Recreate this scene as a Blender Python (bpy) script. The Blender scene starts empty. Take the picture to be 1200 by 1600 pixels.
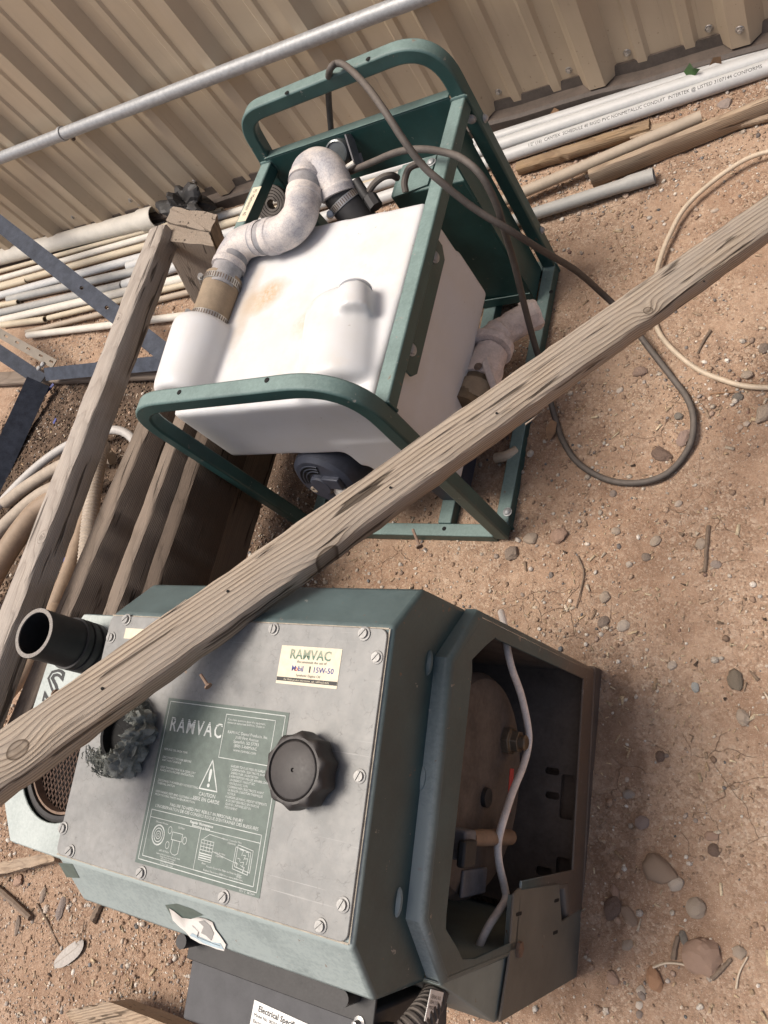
import bpy, bmesh, math, random
import numpy as np
from mathutils import Matrix, Vector
random.seed(7); rng = np.random.default_rng(7)
C = bpy.context.scene.collection
SC = bpy.context.scene

# ------------------------------------------------------------------ camera
F = 1193.67                                   # focal length in pixels of a 1200 x 1600 frame
R = np.array([[0.83335663, 0.22242711, -0.50600683],
              [0.00280344, -0.91714807, -0.39853677],
              [-0.55272857, 0.33070471, -0.76493498]])   # rows: right, down, forward
O = np.array([0, 0, 1.2])
cam = bpy.data.cameras.new('camera'); cam_o = bpy.data.objects.new('camera', cam); C.objects.link(cam_o)
cam.sensor_fit = 'VERTICAL'; cam.sensor_height = 24.0; cam.lens = F / 1600 * 24.0
cam.clip_start = 0.02; cam.clip_end = 500
M = Matrix.Identity(4)
for i in range(3):
    M[i][0] = R[0][i]; M[i][1] = -R[1][i]; M[i][2] = -R[2][i]; M[i][3] = O[i]
cam_o.matrix_world = M
SC.camera = cam_o

# ------------------------------------------------------------------ light
SUN_EL, SUN_AZ = math.radians(70), math.radians(200)      # az: direction towards the sun, from +X counter-clockwise
sun_to = Vector((math.cos(SUN_EL) * math.cos(SUN_AZ), math.cos(SUN_EL) * math.sin(SUN_AZ), math.sin(SUN_EL)))
w = bpy.data.worlds.new('World'); SC.world = w; w.use_nodes = True
wt = w.node_tree
sky = wt.nodes.new('ShaderNodeTexSky'); sky.sky_type = 'NISHITA'; sky.sun_disc = False
sky.sun_elevation = SUN_EL; sky.sun_rotation = math.radians(90) - SUN_AZ
sky.air_density = 1.0; sky.dust_density = 7.0; sky.ozone_density = 0.6
bg = wt.nodes['Background']; bg.inputs['Strength'].default_value = 0.115
wt.links.new(sky.outputs['Color'], bg.inputs['Color'])
sl = bpy.data.lights.new('sun', 'SUN'); sl.energy = 3.0; sl.angle = math.radians(24); sl.color = (1.0, 0.935, 0.85)
so = bpy.data.objects.new('sun', sl); C.objects.link(so)
so.rotation_euler = sun_to.to_track_quat('Z', 'Y').to_euler()
SC.view_settings.view_transform = 'Standard'; SC.view_settings.look = 'None'
SC.view_settings.gamma = 1.0; SC.view_settings.use_curve_mapping = False
SC.view_settings.exposure = 0.22

# ------------------------------------------------------------------ placing helpers
def ray(x, y): return R.T @ np.array([(x - 600) / F, (y - 800) / F, 1.0])
def pz(x, y, z=0.0):
    d = ray(x, y); return O + d * ((z - O[2]) / d[2])
def pY(x, y, Y):
    d = ray(x, y); return O + d * (Y / d[1])
def ppl(x, y, p0, n):
    d = ray(x, y); return O + d * (((np.array(p0) - O) @ np.array(n)) / (d @ np.array(n)))

# value noise for the ground
def vnoise(x, y, seed, cell):
    g = np.random.default_rng(seed).random((257, 257))
    u = np.asarray(x) / cell + 1000.37; v = np.asarray(y) / cell + 1000.71
    i = np.floor(u).astype(int); j = np.floor(v).astype(int)
    a = u - i; b = v - j; a = a * a * (3 - 2 * a); b = b * b * (3 - 2 * b)
    i %= 256; j %= 256
    return (g[i, j] * (1 - a) + g[i + 1, j] * a) * (1 - b) + (g[i, j + 1] * (1 - a) + g[i + 1, j + 1] * a) * b - 0.5
def smooth(e0, e1, x):
    t = np.clip((x - e0) / (e1 - e0), 0, 1); return t * t * (3 - 2 * t)
def gh(x, y):
    x = np.asarray(x, float); y = np.asarray(y, float)
    rough = 0.45 + 0.8 * smooth(-0.1, 0.15, vnoise(x, y, 5, 0.33))
    return (vnoise(x, y, 1, 0.5) * 0.014 + vnoise(x, y, 2, 0.13) * 0.006
            + (vnoise(x, y, 3, 0.04) * 0.0052 + vnoise(x, y, 4, 0.017) * 0.0046 + vnoise(x, y, 6, 0.0095) * 0.0036) * rough)
def gxy(x, y, dz=0.0):
    p = pz(x, y, 0.0 + dz)
    for _ in range(2): p = pz(x, y, float(gh(p[0], p[1])) + dz)
    return p

# ------------------------------------------------------------------ mesh helpers
class MB:
    def __init__(s): s.v = []; s.f = []
    def add(s, v, f):
        n = len(s.v); s.v += [tuple(map(float, p)) for p in v]; s.f += [tuple(i + n for i in q) for q in f]; return s
    def box(s, a, b, M=None):
        (x0, y0, z0), (x1, y1, z1) = a, b
        v = [(x0, y0, z0), (x1, y0, z0), (x1, y1, z0), (x0, y1, z0), (x0, y0, z1), (x1, y0, z1), (x1, y1, z1), (x0, y1, z1)]
        if M is not None: v = [M @ Vector(p) for p in v]
        return s.add(v, [(3, 2, 1, 0), (4, 5, 6, 7), (0, 1, 5, 4), (1, 2, 6, 5), (2, 3, 7, 6), (3, 0, 4, 7)])
    def prism(s, poly, h0, h1, M=None):
        n = len(poly)
        v = [(p[0], p[1], h0) for p in poly] + [(p[0], p[1], h1) for p in poly]
        if M is not None: v = [M @ Vector(p) for p in v]
        f = [tuple(range(n - 1, -1, -1)), tuple(range(n, 2 * n))] + [(i, (i + 1) % n, n + (i + 1) % n, n + i) for i in range(n)]
        return s.add(v, f)
    def lathe(s, prof, M=None, n=24, caps=True, rf=None):
        v = []; f = []
        for k, (r, z) in enumerate(prof):
            for i in range(n):
                t = 2 * math.pi * i / n; rr = r * (rf(t, k) if rf else 1)
                v.append((rr * math.cos(t), rr * math.sin(t), z))
        for k in range(len(prof) - 1):
            for i in range(n):
                j = (i + 1) % n; f.append((k * n + i, k * n + j, (k + 1) * n + j, (k + 1) * n + i))
        if caps:
            f.append(tuple(range(n - 1, -1, -1))); f.append(tuple((len(prof) - 1) * n + i for i in range(n)))
        if M is not None: v = [M @ Vector(p) for p in v]
        return s.add(v, f)
    def tube(s, pts, rad, n=12, caps=True, hollow=None):
        P = np.array(pts, float); m = len(P)
        r = np.broadcast_to(np.array(rad, float), (m,)) if np.ndim(rad) < 2 else rad
        T = np.zeros_like(P); T[1:-1] = P[2:] - P[:-2]; T[0] = P[1] - P[0]; T[-1] = P[-1] - P[-2]
        T /= np.linalg.norm(T, axis=1)[:, None] + 1e-12
        u = np.cross(T[0], [0, 0, 1.0]);
        if np.linalg.norm(u) < 1e-3: u = np.cross(T[0], [1.0, 0, 0])
        u /= np.linalg.norm(u); v = []
        for k in range(m):
            u = u - T[k] * (u @ T[k]); u /= np.linalg.norm(u); b = np.cross(T[k], u)
            for i in range(n):
                t = 2 * math.pi * i / n; v.append(P[k] + r[k] * (u * math.cos(t) + b * math.sin(t)))
        f = [(k * n + i, k * n + (i + 1) % n, (k + 1) * n + (i + 1) % n, (k + 1) * n + i) for k in range(m - 1) for i in range(n)]
        if caps: f += [tuple(range(n - 1, -1, -1)), tuple((m - 1) * n + i for i in range(n))]
        return s.add(v, f)
    def pipe(s, a, b, r, wall=0.003, n=16, bell=None):
        """open pipe from a to b (the end b is a visible open end)"""
        a = np.array(a, float); b = np.array(b, float); d = b - a; L = np.linalg.norm(d); d /= L
        pr = [(0, r), (L, r)]
        if bell: pr = [(0, r), (L - bell - .012, r), (L - bell, r * 1.17), (L, r * 1.17)]
        e = pr[-1][1]; pr += [(L, e - wall), (L - 0.1 if not bell else L - bell, e - wall), (L - .1, 0.0006)]
        return s.tube([a + d * q[0] for q in pr], [q[1] for q in pr], n, caps=False, ) if False else s._rev(a, d, pr, n)
    def _rev(s, a, d, pr, n):
        z = Vector(d); M_ = Matrix.Translation(Vector(a)) @ z.to_track_quat('Z', 'Y').to_matrix().to_4x4()
        return s.lathe([(q[1], q[0]) for q in pr], M_, n, caps=False)

def catmull(pts, k=8):
    P = [np.array(p, float) for p in pts]; P = [2 * P[0] - P[1]] + P + [2 * P[-1] - P[-2]]; out = []
    for i in range(1, len(P) - 2):
        for j in range(k):
            t = j / k; a, b, c, d = P[i - 1:i + 3]
            out.append(0.5 * ((2 * b) + (c - a) * t + (2 * a - 5 * b + 4 * c - d) * t * t + (3 * b - a - 3 * c + d) * t ** 3))
    out.append(P[-2]); return out

WM = {}                                        # world matrix of each thing
def root(name, label, cat, loc=(0, 0, 0), M=None, group=None):
    o = bpy.data.objects.new(name, None); C.objects.link(o)
    o.empty_display_size = 0.05
    m = M if M is not None else Matrix.Translation(Vector(loc))
    o.matrix_world = m; WM[o.name] = m
    o['label'] = label; o['category'] = cat
    if group: o['group'] = group
    return o
def finish(me, m, bevel_angle=32):
    if m is not None: me.materials.append(m)
    me.validate(); me.update()
    me.polygons.foreach_set('use_smooth', [True] * len(me.polygons))
    me.set_sharp_from_angle(angle=math.radians(bevel_angle))
def clean(me, dist=1e-6):
    bm = bmesh.new(); bm.from_mesh(me)
    bmesh.ops.remove_doubles(bm, verts=bm.verts, dist=dist)
    bmesh.ops.recalc_face_normals(bm, faces=bm.faces); bm.to_mesh(me); bm.free()
def part(name, mb, m, parent=None, bevel=0, seg=2, local=False, label=None, ang=32, fixn=True, M=None):
    """mesh object; vertices are in world space unless local (then in the thing's own frame)"""
    me = bpy.data.meshes.new(name); v = mb.v
    base = None
    if parent is not None: base = WM[parent.name]
    elif M is not None: base = M
    if base is not None and not local:
        inv = base.inverted(); v = [inv @ Vector(p) for p in v]
    me.from_pydata([tuple(p) for p in v], [], mb.f)
    if fixn: clean(me)
    finish(me, m, ang)
    o = bpy.data.objects.new(name, me); C.objects.link(o)
    if parent is not None: o.parent = parent; WM[o.name] = base
    elif M is not None: o.matrix_world = M; WM[o.name] = M
    else: WM[o.name] = Matrix.Identity(4)
    if bevel:
        b = o.modifiers.new('bevel', 'BEVEL'); b.width = bevel; b.segments = seg; b.limit_method = 'ANGLE'; b.angle_limit = math.radians(35)
        b.harden_normals = False
    if label: o['label'] = label
    return o
def solo(name, label, cat, mb, m, origin=None, group=None, **k):
    o = part(name, mb, m, None, M=Matrix.Translation(Vector(origin)) if origin is not None else None, **k)
    o['label'] = label; o['category'] = cat
    if group: o['group'] = group
    return o
def inst(name, me, parent, Mw, label=None):
    o = bpy.data.objects.new(name, me); C.objects.link(o)
    if parent is not None:
        o.parent = parent; o.matrix_local = WM[parent.name].inverted() @ Mw
    else: o.matrix_world = Mw
    if label: o['label'] = label
    return o
def frame(o, x, y):
    x = Vector(x).normalized(); y = Vector(y); z = x.cross(y).normalized(); y = z.cross(x)
    m = Matrix.Identity(4)
    for i in range(3): m[i][0] = x[i]; m[i][1] = y[i]; m[i][2] = z[i]; m[i][3] = o[i]
    return m
def text_into(mb, s, size, M, align='LEFT', shear=0.0, bold=0.0, spacing=1.0, xs=1.0, line=1.0):
    cu = bpy.data.curves.new('t', 'FONT'); cu.body = s; cu.size = size; cu.align_x = align; cu.shear = shear
    cu.resolution_u = 2; cu.offset = bold; cu.space_character = spacing; cu.space_line = line
    o = bpy.data.objects.new('t', cu); C.objects.link(o)
    bpy.context.view_layer.update()
    me = bpy.data.meshes.new_from_object(o.evaluated_get(bpy.context.evaluated_depsgraph_get()))
    S = Matrix.Diagonal((xs, 1, 1, 1))
    mb.add([M @ (S @ v.co) for v in me.vertices], [tuple(p.vertices) for p in me.polygons])
    bpy.data.objects.remove(o); bpy.data.curves.remove(cu); bpy.data.meshes.remove(me)
def strip_into(mb, pts, wid, M, closed=False):
    """flat printed line of width wid through 2D pts"""
    P = [Vector((p[0], p[1], 0)) for p in pts]
    if closed: P.append(P[0])
    for a, b in zip(P[:-1], P[1:]):
        d = (b - a).normalized(); n = Vector((-d.y, d.x, 0)) * wid / 2; e = d * wid * 0.45
        mb.add([M @ q for q in (a - e - n, b + e - n, b + e + n, a - e + n)], [(0, 1, 2, 3)])

# ------------------------------------------------------------------ materials
class NT:
    def __init__(s, name):
        s.m = bpy.data.materials.new(name); s.m.use_nodes = True; s.t = s.m.node_tree
        s.b = s.t.nodes['Principled BSDF']
    def n(s, typ, ins=None, **props):
        q = s.t.nodes.new(typ)
        for k, v in props.items(): setattr(q, k, v)
        for k, v in (ins or {}).items(): s.set(q, k, v)
        return q
    def set(s, q, k, v):
        if isinstance(v, bpy.types.NodeSocket): s.t.links.new(v, q.inputs[k])
        elif isinstance(v, bpy.types.Node): s.t.links.new(v.outputs[0], q.inputs[k])
        else: q.inputs[k].default_value = v
    def math(s, op, a, b=0.0, c=0.0, clamp=False):
        q = s.n('ShaderNodeMath', {0: a, 1: b, 2: c}, operation=op, use_clamp=clamp); return q.outputs[0]
    def coord(s, scale=(1, 1, 1), which='Object'):
        tc = s.n('ShaderNodeTexCoord'); mp = s.n('ShaderNodeMapping', {'Vector': tc.outputs[which], 'Scale': scale}); return mp.outputs[0]
    def pos(s): return s.n('ShaderNodeNewGeometry').outputs['Position']
    def noise(s, vec, scale, detail=3, rough=0.55, dist=0.0):
        return s.n('ShaderNodeTexNoise', {'Vector': vec, 'Scale': scale, 'Detail': detail, 'Roughness': rough, 'Distortion': dist}).outputs['Fac']
    def ramp(s, fac, stops, interp='LINEAR'):
        q = s.n('ShaderNodeValToRGB', {'Fac': fac}); e = q.color_ramp.elements; q.color_ramp.interpolation = interp
        while len(e) > 1: e.remove(e[0])
        for i, (p, c) in enumerate(stops):
            x = e[0] if i == 0 else e.new(p); x.position = p
            x.color = (c, c, c, 1) if not hasattr(c, '__len__') else (*c, 1)
        return q.outputs['Color']
    def mix(s, fac, a, b, blend='MIX'):
        q = s.n('ShaderNodeMix', data_type='RGBA', blend_type=blend)
        s.set(q, 'Factor', fac)
        for k, v in ((6, a), (7, b)):
            if hasattr(v, '__len__') and not isinstance(v, bpy.types.NodeSocket): v = (*v, 1)
            s.set(q, k, v)
        return q.outputs[2]
    def bump(s, h, strength=0.3, dist=0.001, normal=None):
        q = s.n('ShaderNodeBump', {'Height': h, 'Strength': strength, 'Distance': dist})
        if normal: s.set(q, 'Normal', normal)
        return q.outputs[0]
    def out(s, col=None, rough=None, metal=None, normal=None, spec=None, **kw):
        if col is not None: s.set(s.b, 'Base Color', (*col, 1) if not isinstance(col, bpy.types.NodeSocket) else col)
        if rough is not None: s.set(s.b, 'Roughness', rough)
        if metal is not None: s.set(s.b, 'Metallic', metal)
        if normal is not None: s.set(s.b, 'Normal', normal)
        if spec is not None: s.set(s.b, 'Specular IOR Level', spec)
        for k, v in kw.items(): s.set(s.b, k, v)
        return s.m

def m_plain(name, col, rough=0.5, metal=0.0, var=0.25, scale=40, dust=0.0, dustcol=(0.36, 0.31, 0.25), bump=0.15, spec=0.4):
    """a surface with mottling, fine relief and a film of dust lying on what faces up"""
    t = NT(name); p = t.coord(); a = t.noise(p, scale, 5, 0.6); b = t.noise(p, scale * 7, 3, 0.6)
    f = t.math('ADD', t.math('MULTIPLY', a, 0.65), t.math('MULTIPLY', b, 0.35))
    c = t.mix(t.ramp(f, [(0.3, 0.0), (0.7, 1.0)]), tuple(x * (1 - var) for x in col), tuple(min(1, x * (1 + var)) for x in col))
    r = t.math('ADD', t.math('MULTIPLY', b, 0.25), rough - 0.12)
    if dust:
        g = t.n('ShaderNodeNewGeometry'); z = t.n('ShaderNodeSeparateXYZ', {0: g.outputs['Normal']}).outputs['Z']
        u = t.math('MULTIPLY', t.ramp(z, [(0.0, 0.06), (0.45, 0.25), (1.0, 1.0)]), t.ramp(f, [(0.3, 0.55), (0.66, 1.0)]))
        u = t.math('MULTIPLY', u, dust, clamp=True)
        c = t.mix(u, c, dustcol); r = t.math('ADD', r, t.math('MULTIPLY', u, 0.35), clamp=True)
    return t.out(c, r, metal, t.bump(f, bump, 0.0008), spec)

def m_wood(name, light, dark, seed, rings=210, knots=(), pith=(0.006, -0.045), grey=0.35, greycol=(0.25, 0.235, 0.22), contrast=0.75, slope=0.03, wob=0.012):
    t = NT(name); tc = t.n('ShaderNodeTexCoord').outputs['Object']
    x, y, z = t.n('ShaderNodeSeparateXYZ', {0: tc}).outputs
    lx = t.n('ShaderNodeCombineXYZ', {0: t.math('ADD', t.math('MULTIPLY', x, 1.0), seed * 3.7), 1: t.math('MULTIPLY', y, 5), 2: t.math('MULTIPLY', z, 5)}).outputs[0]
    n1 = t.math('SUBTRACT', t.noise(lx, 2.6, 3, 0.5), 0.5); n2 = t.math('SUBTRACT', t.noise(lx, 7.0, 3, 0.55), 0.5)
    py = t.math('ADD', t.math('SUBTRACT', y, pith[0]), t.math('ADD', t.math('MULTIPLY', n1, wob * 2), t.math('MULTIPLY', n2, wob * 0.35)))
    pzz = t.math('ADD', t.math('SUBTRACT', z, pith[1]), t.math('ADD', t.math('MULTIPLY', x, slope), t.math('MULTIPLY', n1, wob)))
    r = t.math('SQRT', t.math('ADD', t.math('MULTIPLY', py, py), t.math('MULTIPLY', pzz, pzz)))
    kmask = None
    for (kx, ky, ks) in knots:
        dx = t.math('DIVIDE', t.math('SUBTRACT', x, kx), ks * 1.25); dy = t.math('DIVIDE', t.math('SUBTRACT', y, ky), ks)
        d2 = t.math('ADD', t.math('MULTIPLY', dx, dx), t.math('MULTIPLY', dy, dy))
        g = t.math('POWER', 2.718, t.math('MULTIPLY', d2, -0.55))
        r = t.math('ADD', r, t.math('MULTIPLY', g, 0.007))
        k = t.math('MULTIPLY', d2, 2.6)
        k = t.ramp(t.math('ADD', k, t.math('MULTIPLY', n2, 0.5)), [(0.0, 0.55), (0.25, 0.35), (0.55, 0.5), (0.80, 1.0), (0.92, 0.85), (1.0, 0.0)])
        kmask = k if kmask is None else t.math('MAXIMUM', kmask, k)
    ringv = t.math('FRACT', t.math('MULTIPLY', r, rings))
    late = t.ramp(ringv, [(0.0, 0.25), (0.35, 0.0), (0.72, 0.45), (0.90, 1.0), (1.0, 0.35)])
    fx = t.n('ShaderNodeMapping', {'Vector': tc, 'Scale': (9, 420, 420), 'Location': (seed, seed * 2, 0)}).outputs[0]
    fib = t.noise(fx, 1.0, 4, 0.65)
    cx = t.n('ShaderNodeMapping', {'Vector': tc, 'Scale': (5, 95, 95), 'Location': (seed * 5, 0, seed)}).outputs[0]
    crk = t.ramp(t.noise(cx, 1.0, 2, 0.5, 0.6), [(0.635, 0.0), (0.68, 1.0)])
    blo = t.noise(t.n('ShaderNodeMapping', {'Vector': tc, 'Scale': (6, 22, 22), 'Location': (seed, 3, 1)}).outputs[0], 1.0, 4, 0.6)
    c = t.mix(t.math('MULTIPLY', late, contrast), light, dark)
    c = t.mix(t.math('MULTIPLY', t.ramp(fib, [(0.35, 0.0), (0.7, 1.0)]), 0.42), c, tuple(q * 0.45 for q in dark), 'MIX')
    c = t.mix(t.math('MULTIPLY', t.ramp(blo, [(0.35, 0.0), (0.65, 1.0)]), grey), c, greycol)
    c = t.mix(t.math('MULTIPLY', crk, 0.8), c, tuple(q * 0.25 for q in dark))
    if kmask is not None: c = t.mix(t.math('MULTIPLY', kmask, 0.88), c, tuple(q * 0.5 for q in dark))
    h = t.math('SUBTRACT', t.math('ADD', t.math('MULTIPLY', late, 0.6), t.math('MULTIPLY', fib, 0.8)), t.math('MULTIPLY', crk, 1.5))
    return t.out(c, 0.85, 0.0, t.bump(h, 0.8, 0.0016), 0.2)

def m_ground():
    t = NT('dirt'); p = t.pos()
    big = t.noise(p, 3.0, 4, 0.6); mid = t.noise(p, 22, 5, 0.65); fine = t.noise(p, 220, 4, 0.7); grit = t.noise(p, 700, 2, 0.7)
    c = t.mix(t.ramp(mid, [(0.32, 0.0), (0.68, 1.0)]), (0.265, 0.163, 0.107), (0.385, 0.258, 0.178))
    c = t.mix(t.ramp(big, [(0.40, 0.0), (0.62, 0.75)]), c, (0.44, 0.315, 0.228))
    c = t.mix(t.ramp(t.noise(p, 6.5, 5, 0.7), [(0.36, 0.65), (0.50, 0.0)]), c, (0.215, 0.132, 0.088))
    c = t.mix(t.ramp(fine, [(0.5, 0.0), (0.72, 0.5)]), c, (0.24, 0.155, 0.105))
    c = t.mix(t.ramp(grit, [(0.60, 0.0), (0.70, 0.85)]), c, (0.62, 0.53, 0.43))
    c = t.mix(t.ramp(grit, [(0.22, 0.75), (0.34, 0.0)]), c, (0.12, 0.075, 0.05))
    cr1 = t.n('ShaderNodeTexVoronoi', {'Vector': p, 'Scale': 300.0}); cr2 = t.n('ShaderNodeTexVoronoi', {'Vector': p, 'Scale': 130.0})
    q1 = t.n('ShaderNodeSeparateColor', {0: cr1.outputs['Color']}).outputs[0]; q2 = t.n('ShaderNodeSeparateColor', {0: cr2.outputs['Color']}).outputs[0]
    pat = t.ramp(t.noise(p, 7.0, 4, 0.65), [(0.40, 0.25), (0.60, 1.0)])
    c = t.mix(t.math('MULTIPLY', pat, t.ramp(q1, [(0.0, 0.7), (0.3, 0.0), (1.0, 0.0)])), c, (0.20, 0.135, 0.095))
    c = t.mix(t.math('MULTIPLY', pat, t.ramp(q1, [(0.0, 0.0), (0.72, 0.0), (1.0, 0.7)])), c, (0.55, 0.44, 0.34))
    c = t.mix(t.math('MULTIPLY', pat, t.ramp(q2, [(0.0, 0.5), (0.25, 0.0), (0.8, 0.0), (1.0, 0.45)])), c, t.mix(t.ramp(q2, [(0.4, 0.0), (0.6, 1.0)]), (0.24, 0.16, 0.11), (0.52, 0.41, 0.32)))
    # drying cracks in the smooth patches
    wv = t.n('ShaderNodeVectorMath', {0: p, 1: t.n('ShaderNodeVectorMath', {0: t.n('ShaderNodeTexNoise', {'Vector': p, 'Scale': 14.0, 'Detail': 3.0}).outputs['Color'], 3: 0.06}, operation='SCALE').outputs[0]}, operation='ADD').outputs[0]
    vo = t.n('ShaderNodeTexVoronoi', {'Vector': wv, 'Scale': 17.0}, feature='DISTANCE_TO_EDGE').outputs[0]
    ck = t.math('MULTIPLY', t.ramp(vo, [(0.0, 1.0), (0.011, 0.0)]), t.ramp(t.noise(p, 5.2, 2), [(0.55, 0.0), (0.62, 1.0)]))
    c = t.mix(t.math('MULTIPLY', ck, 0.3), c, (0.10, 0.055, 0.035))
    xx, yy, _ = t.n('ShaderNodeSeparateXYZ', {0: p}).outputs
    # dark mulch and droppings under the rack and boards, painted shade between boards and machines, oil-damp earth round the near machine
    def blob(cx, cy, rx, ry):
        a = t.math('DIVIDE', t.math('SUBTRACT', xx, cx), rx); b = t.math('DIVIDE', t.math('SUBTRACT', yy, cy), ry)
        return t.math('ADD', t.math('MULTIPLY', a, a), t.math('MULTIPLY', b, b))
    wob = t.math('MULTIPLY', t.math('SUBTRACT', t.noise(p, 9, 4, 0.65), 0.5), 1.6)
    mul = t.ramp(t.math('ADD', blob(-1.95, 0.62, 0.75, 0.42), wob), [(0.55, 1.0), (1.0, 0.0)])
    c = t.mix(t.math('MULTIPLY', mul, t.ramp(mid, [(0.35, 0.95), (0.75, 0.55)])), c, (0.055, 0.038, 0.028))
    shade_mask = t.ramp(t.math('ADD', blob(-1.30, .52, .42, .36), wob), [(0.45, 1.0), (1.1, 0.0)])  # shade between timbers and tank machine, painted into the dirt colour
    c = t.mix(t.math('MULTIPLY', shade_mask, 0.72), c, (0.085, 0.058, 0.043))
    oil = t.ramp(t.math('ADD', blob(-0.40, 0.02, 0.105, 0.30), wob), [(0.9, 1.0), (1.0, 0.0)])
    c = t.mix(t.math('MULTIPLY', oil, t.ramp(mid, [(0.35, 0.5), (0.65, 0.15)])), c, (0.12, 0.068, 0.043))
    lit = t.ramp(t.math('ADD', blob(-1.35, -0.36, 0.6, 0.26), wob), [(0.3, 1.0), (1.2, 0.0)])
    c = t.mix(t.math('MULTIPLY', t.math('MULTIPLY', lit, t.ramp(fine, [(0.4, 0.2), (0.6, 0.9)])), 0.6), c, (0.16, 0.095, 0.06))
    h = t.math('ADD', t.math('ADD', t.math('MULTIPLY', mid, 0.5), t.math('MULTIPLY', fine, 0.5)), t.math('MULTIPLY', grit, 0.35))
    h = t.math('SUBTRACT', h, t.math('MULTIPLY', pat, t.math('MULTIPLY', cr1.outputs['Distance'], 0.5)))
    h = t.math('SUBTRACT', h, t.math('MULTIPLY', ck, 0.7))
    return t.out(c, 0.95, 0.0, t.bump(h, 0.9, 0.004), 0.15)

def m_stone():
    t = NT('stone'); ob = t.n('ShaderNodeObjectInfo'); p = t.coord()
    pal = t.ramp(ob.outputs['Random'], [(0.0, (0.42, 0.32, 0.25)), (0.22, (0.20, 0.165, 0.145)), (0.38, (0.48, 0.40, 0.33)), (0.55, (0.27, 0.165, 0.12)), (0.7, (0.38, 0.265, 0.19)), (0.85, (0.58, 0.51, 0.44)), (0.95, (0.14, 0.13, 0.125))], 'CONSTANT')
    q = t.noise(p, 260, 4, 0.7); q2 = t.noise(p, 60, 3)
    c = t.mix(t.ramp(q, [(0.35, 0.5), (0.6, 0.0)]), pal, (0.12, 0.10, 0.09)); c = t.mix(t.ramp(q2, [(0.45, 0.0), (0.7, 0.5)]), c, (0.42, 0.30, 0.22))
    return t.out(c, 0.9, 0.0, t.bump(q, 0.5, 0.001), 0.2)
def m_stonec(name, col, speck=0.5):
    t = NT(name); p = t.coord(); q = t.noise(p, 320, 4, 0.75); q2 = t.noise(p, 70, 3)
    c = t.mix(t.ramp(q, [(0.36, speck), (0.56, 0.0)]), col, tuple(x * 0.4 for x in col)); c = t.mix(t.ramp(q2, [(0.42, 0.0), (0.7, 0.7)]), c, (0.42, 0.30, 0.22))
    return t.out(c, 0.9, 0.0, t.bump(q, 0.8, 0.002), 0.2)
def m_attr(name, rough=0.9):
    t = NT(name); a = t.n('ShaderNodeAttribute', attribute_name='tint').outputs['Color']
    q = t.noise(t.pos(), 500, 3, 0.7)
    return t.out(t.mix(t.ramp(q, [(0.35, 0.55), (0.6, 0.0)]), a, (0.1, 0.075, 0.06)), rough, 0.0, t.bump(q, 0.4, 0.0008), 0.2)

def m_wallpaint():
    t = NT('tan_siding_paint'); p = t.coord(); a = t.noise(p, 6, 4); b = t.noise(p, 300, 3, 0.6)
    st = t.noise(t.n('ShaderNodeMapping', {'Vector': p, 'Scale': (26, 26, 1.6)}).outputs[0], 1.0, 4, 0.65)
    z = t.n('ShaderNodeSeparateXYZ', {0: p}).outputs['Z']
    c = t.mix(t.ramp(a, [(0.35, 0.0), (0.7, 1.0)]), (0.475, 0.385, 0.275), (0.53, 0.43, 0.31))
    c = t.mix(t.math('MULTIPLY', t.ramp(st, [(0.45, 0.0), (0.75, 1.0)]), 0.30), c, (0.38, 0.295, 0.21))
    low = t.math('MULTIPLY', t.ramp(t.math('ADD', z, t.math('MULTIPLY', a, 0.12)), [(0.07, 1.0), (0.24, 0.0)]), 0.4)
    c = t.mix(low, c, (0.38, 0.265, 0.18))
    drip = t.noise(t.n('ShaderNodeMapping', {'Vector': p, 'Scale': (70, 70, 2.5)}).outputs[0], 1.0, 4, 0.7)
    c = t.mix(t.math('MULTIPLY', t.ramp(drip, [(0.62, 0.0), (0.75, 0.5)]), t.ramp(z, [(0.1, 1.0), (0.9, 0.25)])), c, (0.27, 0.20, 0.145))
    spl = t.ramp(t.noise(p, 110, 2, 0.5), [(0.70, 0.0), (0.73, 1.0)])
    c = t.mix(t.math('MULTIPLY', spl, t.ramp(z, [(0.05, 0.7), (0.30, 0.0)])), c, (0.20, 0.13, 0.09))
    return t.out(c, t.math('ADD', t.math('MULTIPLY', st, 0.2), 0.38), 0.0, t.bump(b, 0.06, 0.0006), 0.4)

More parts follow.
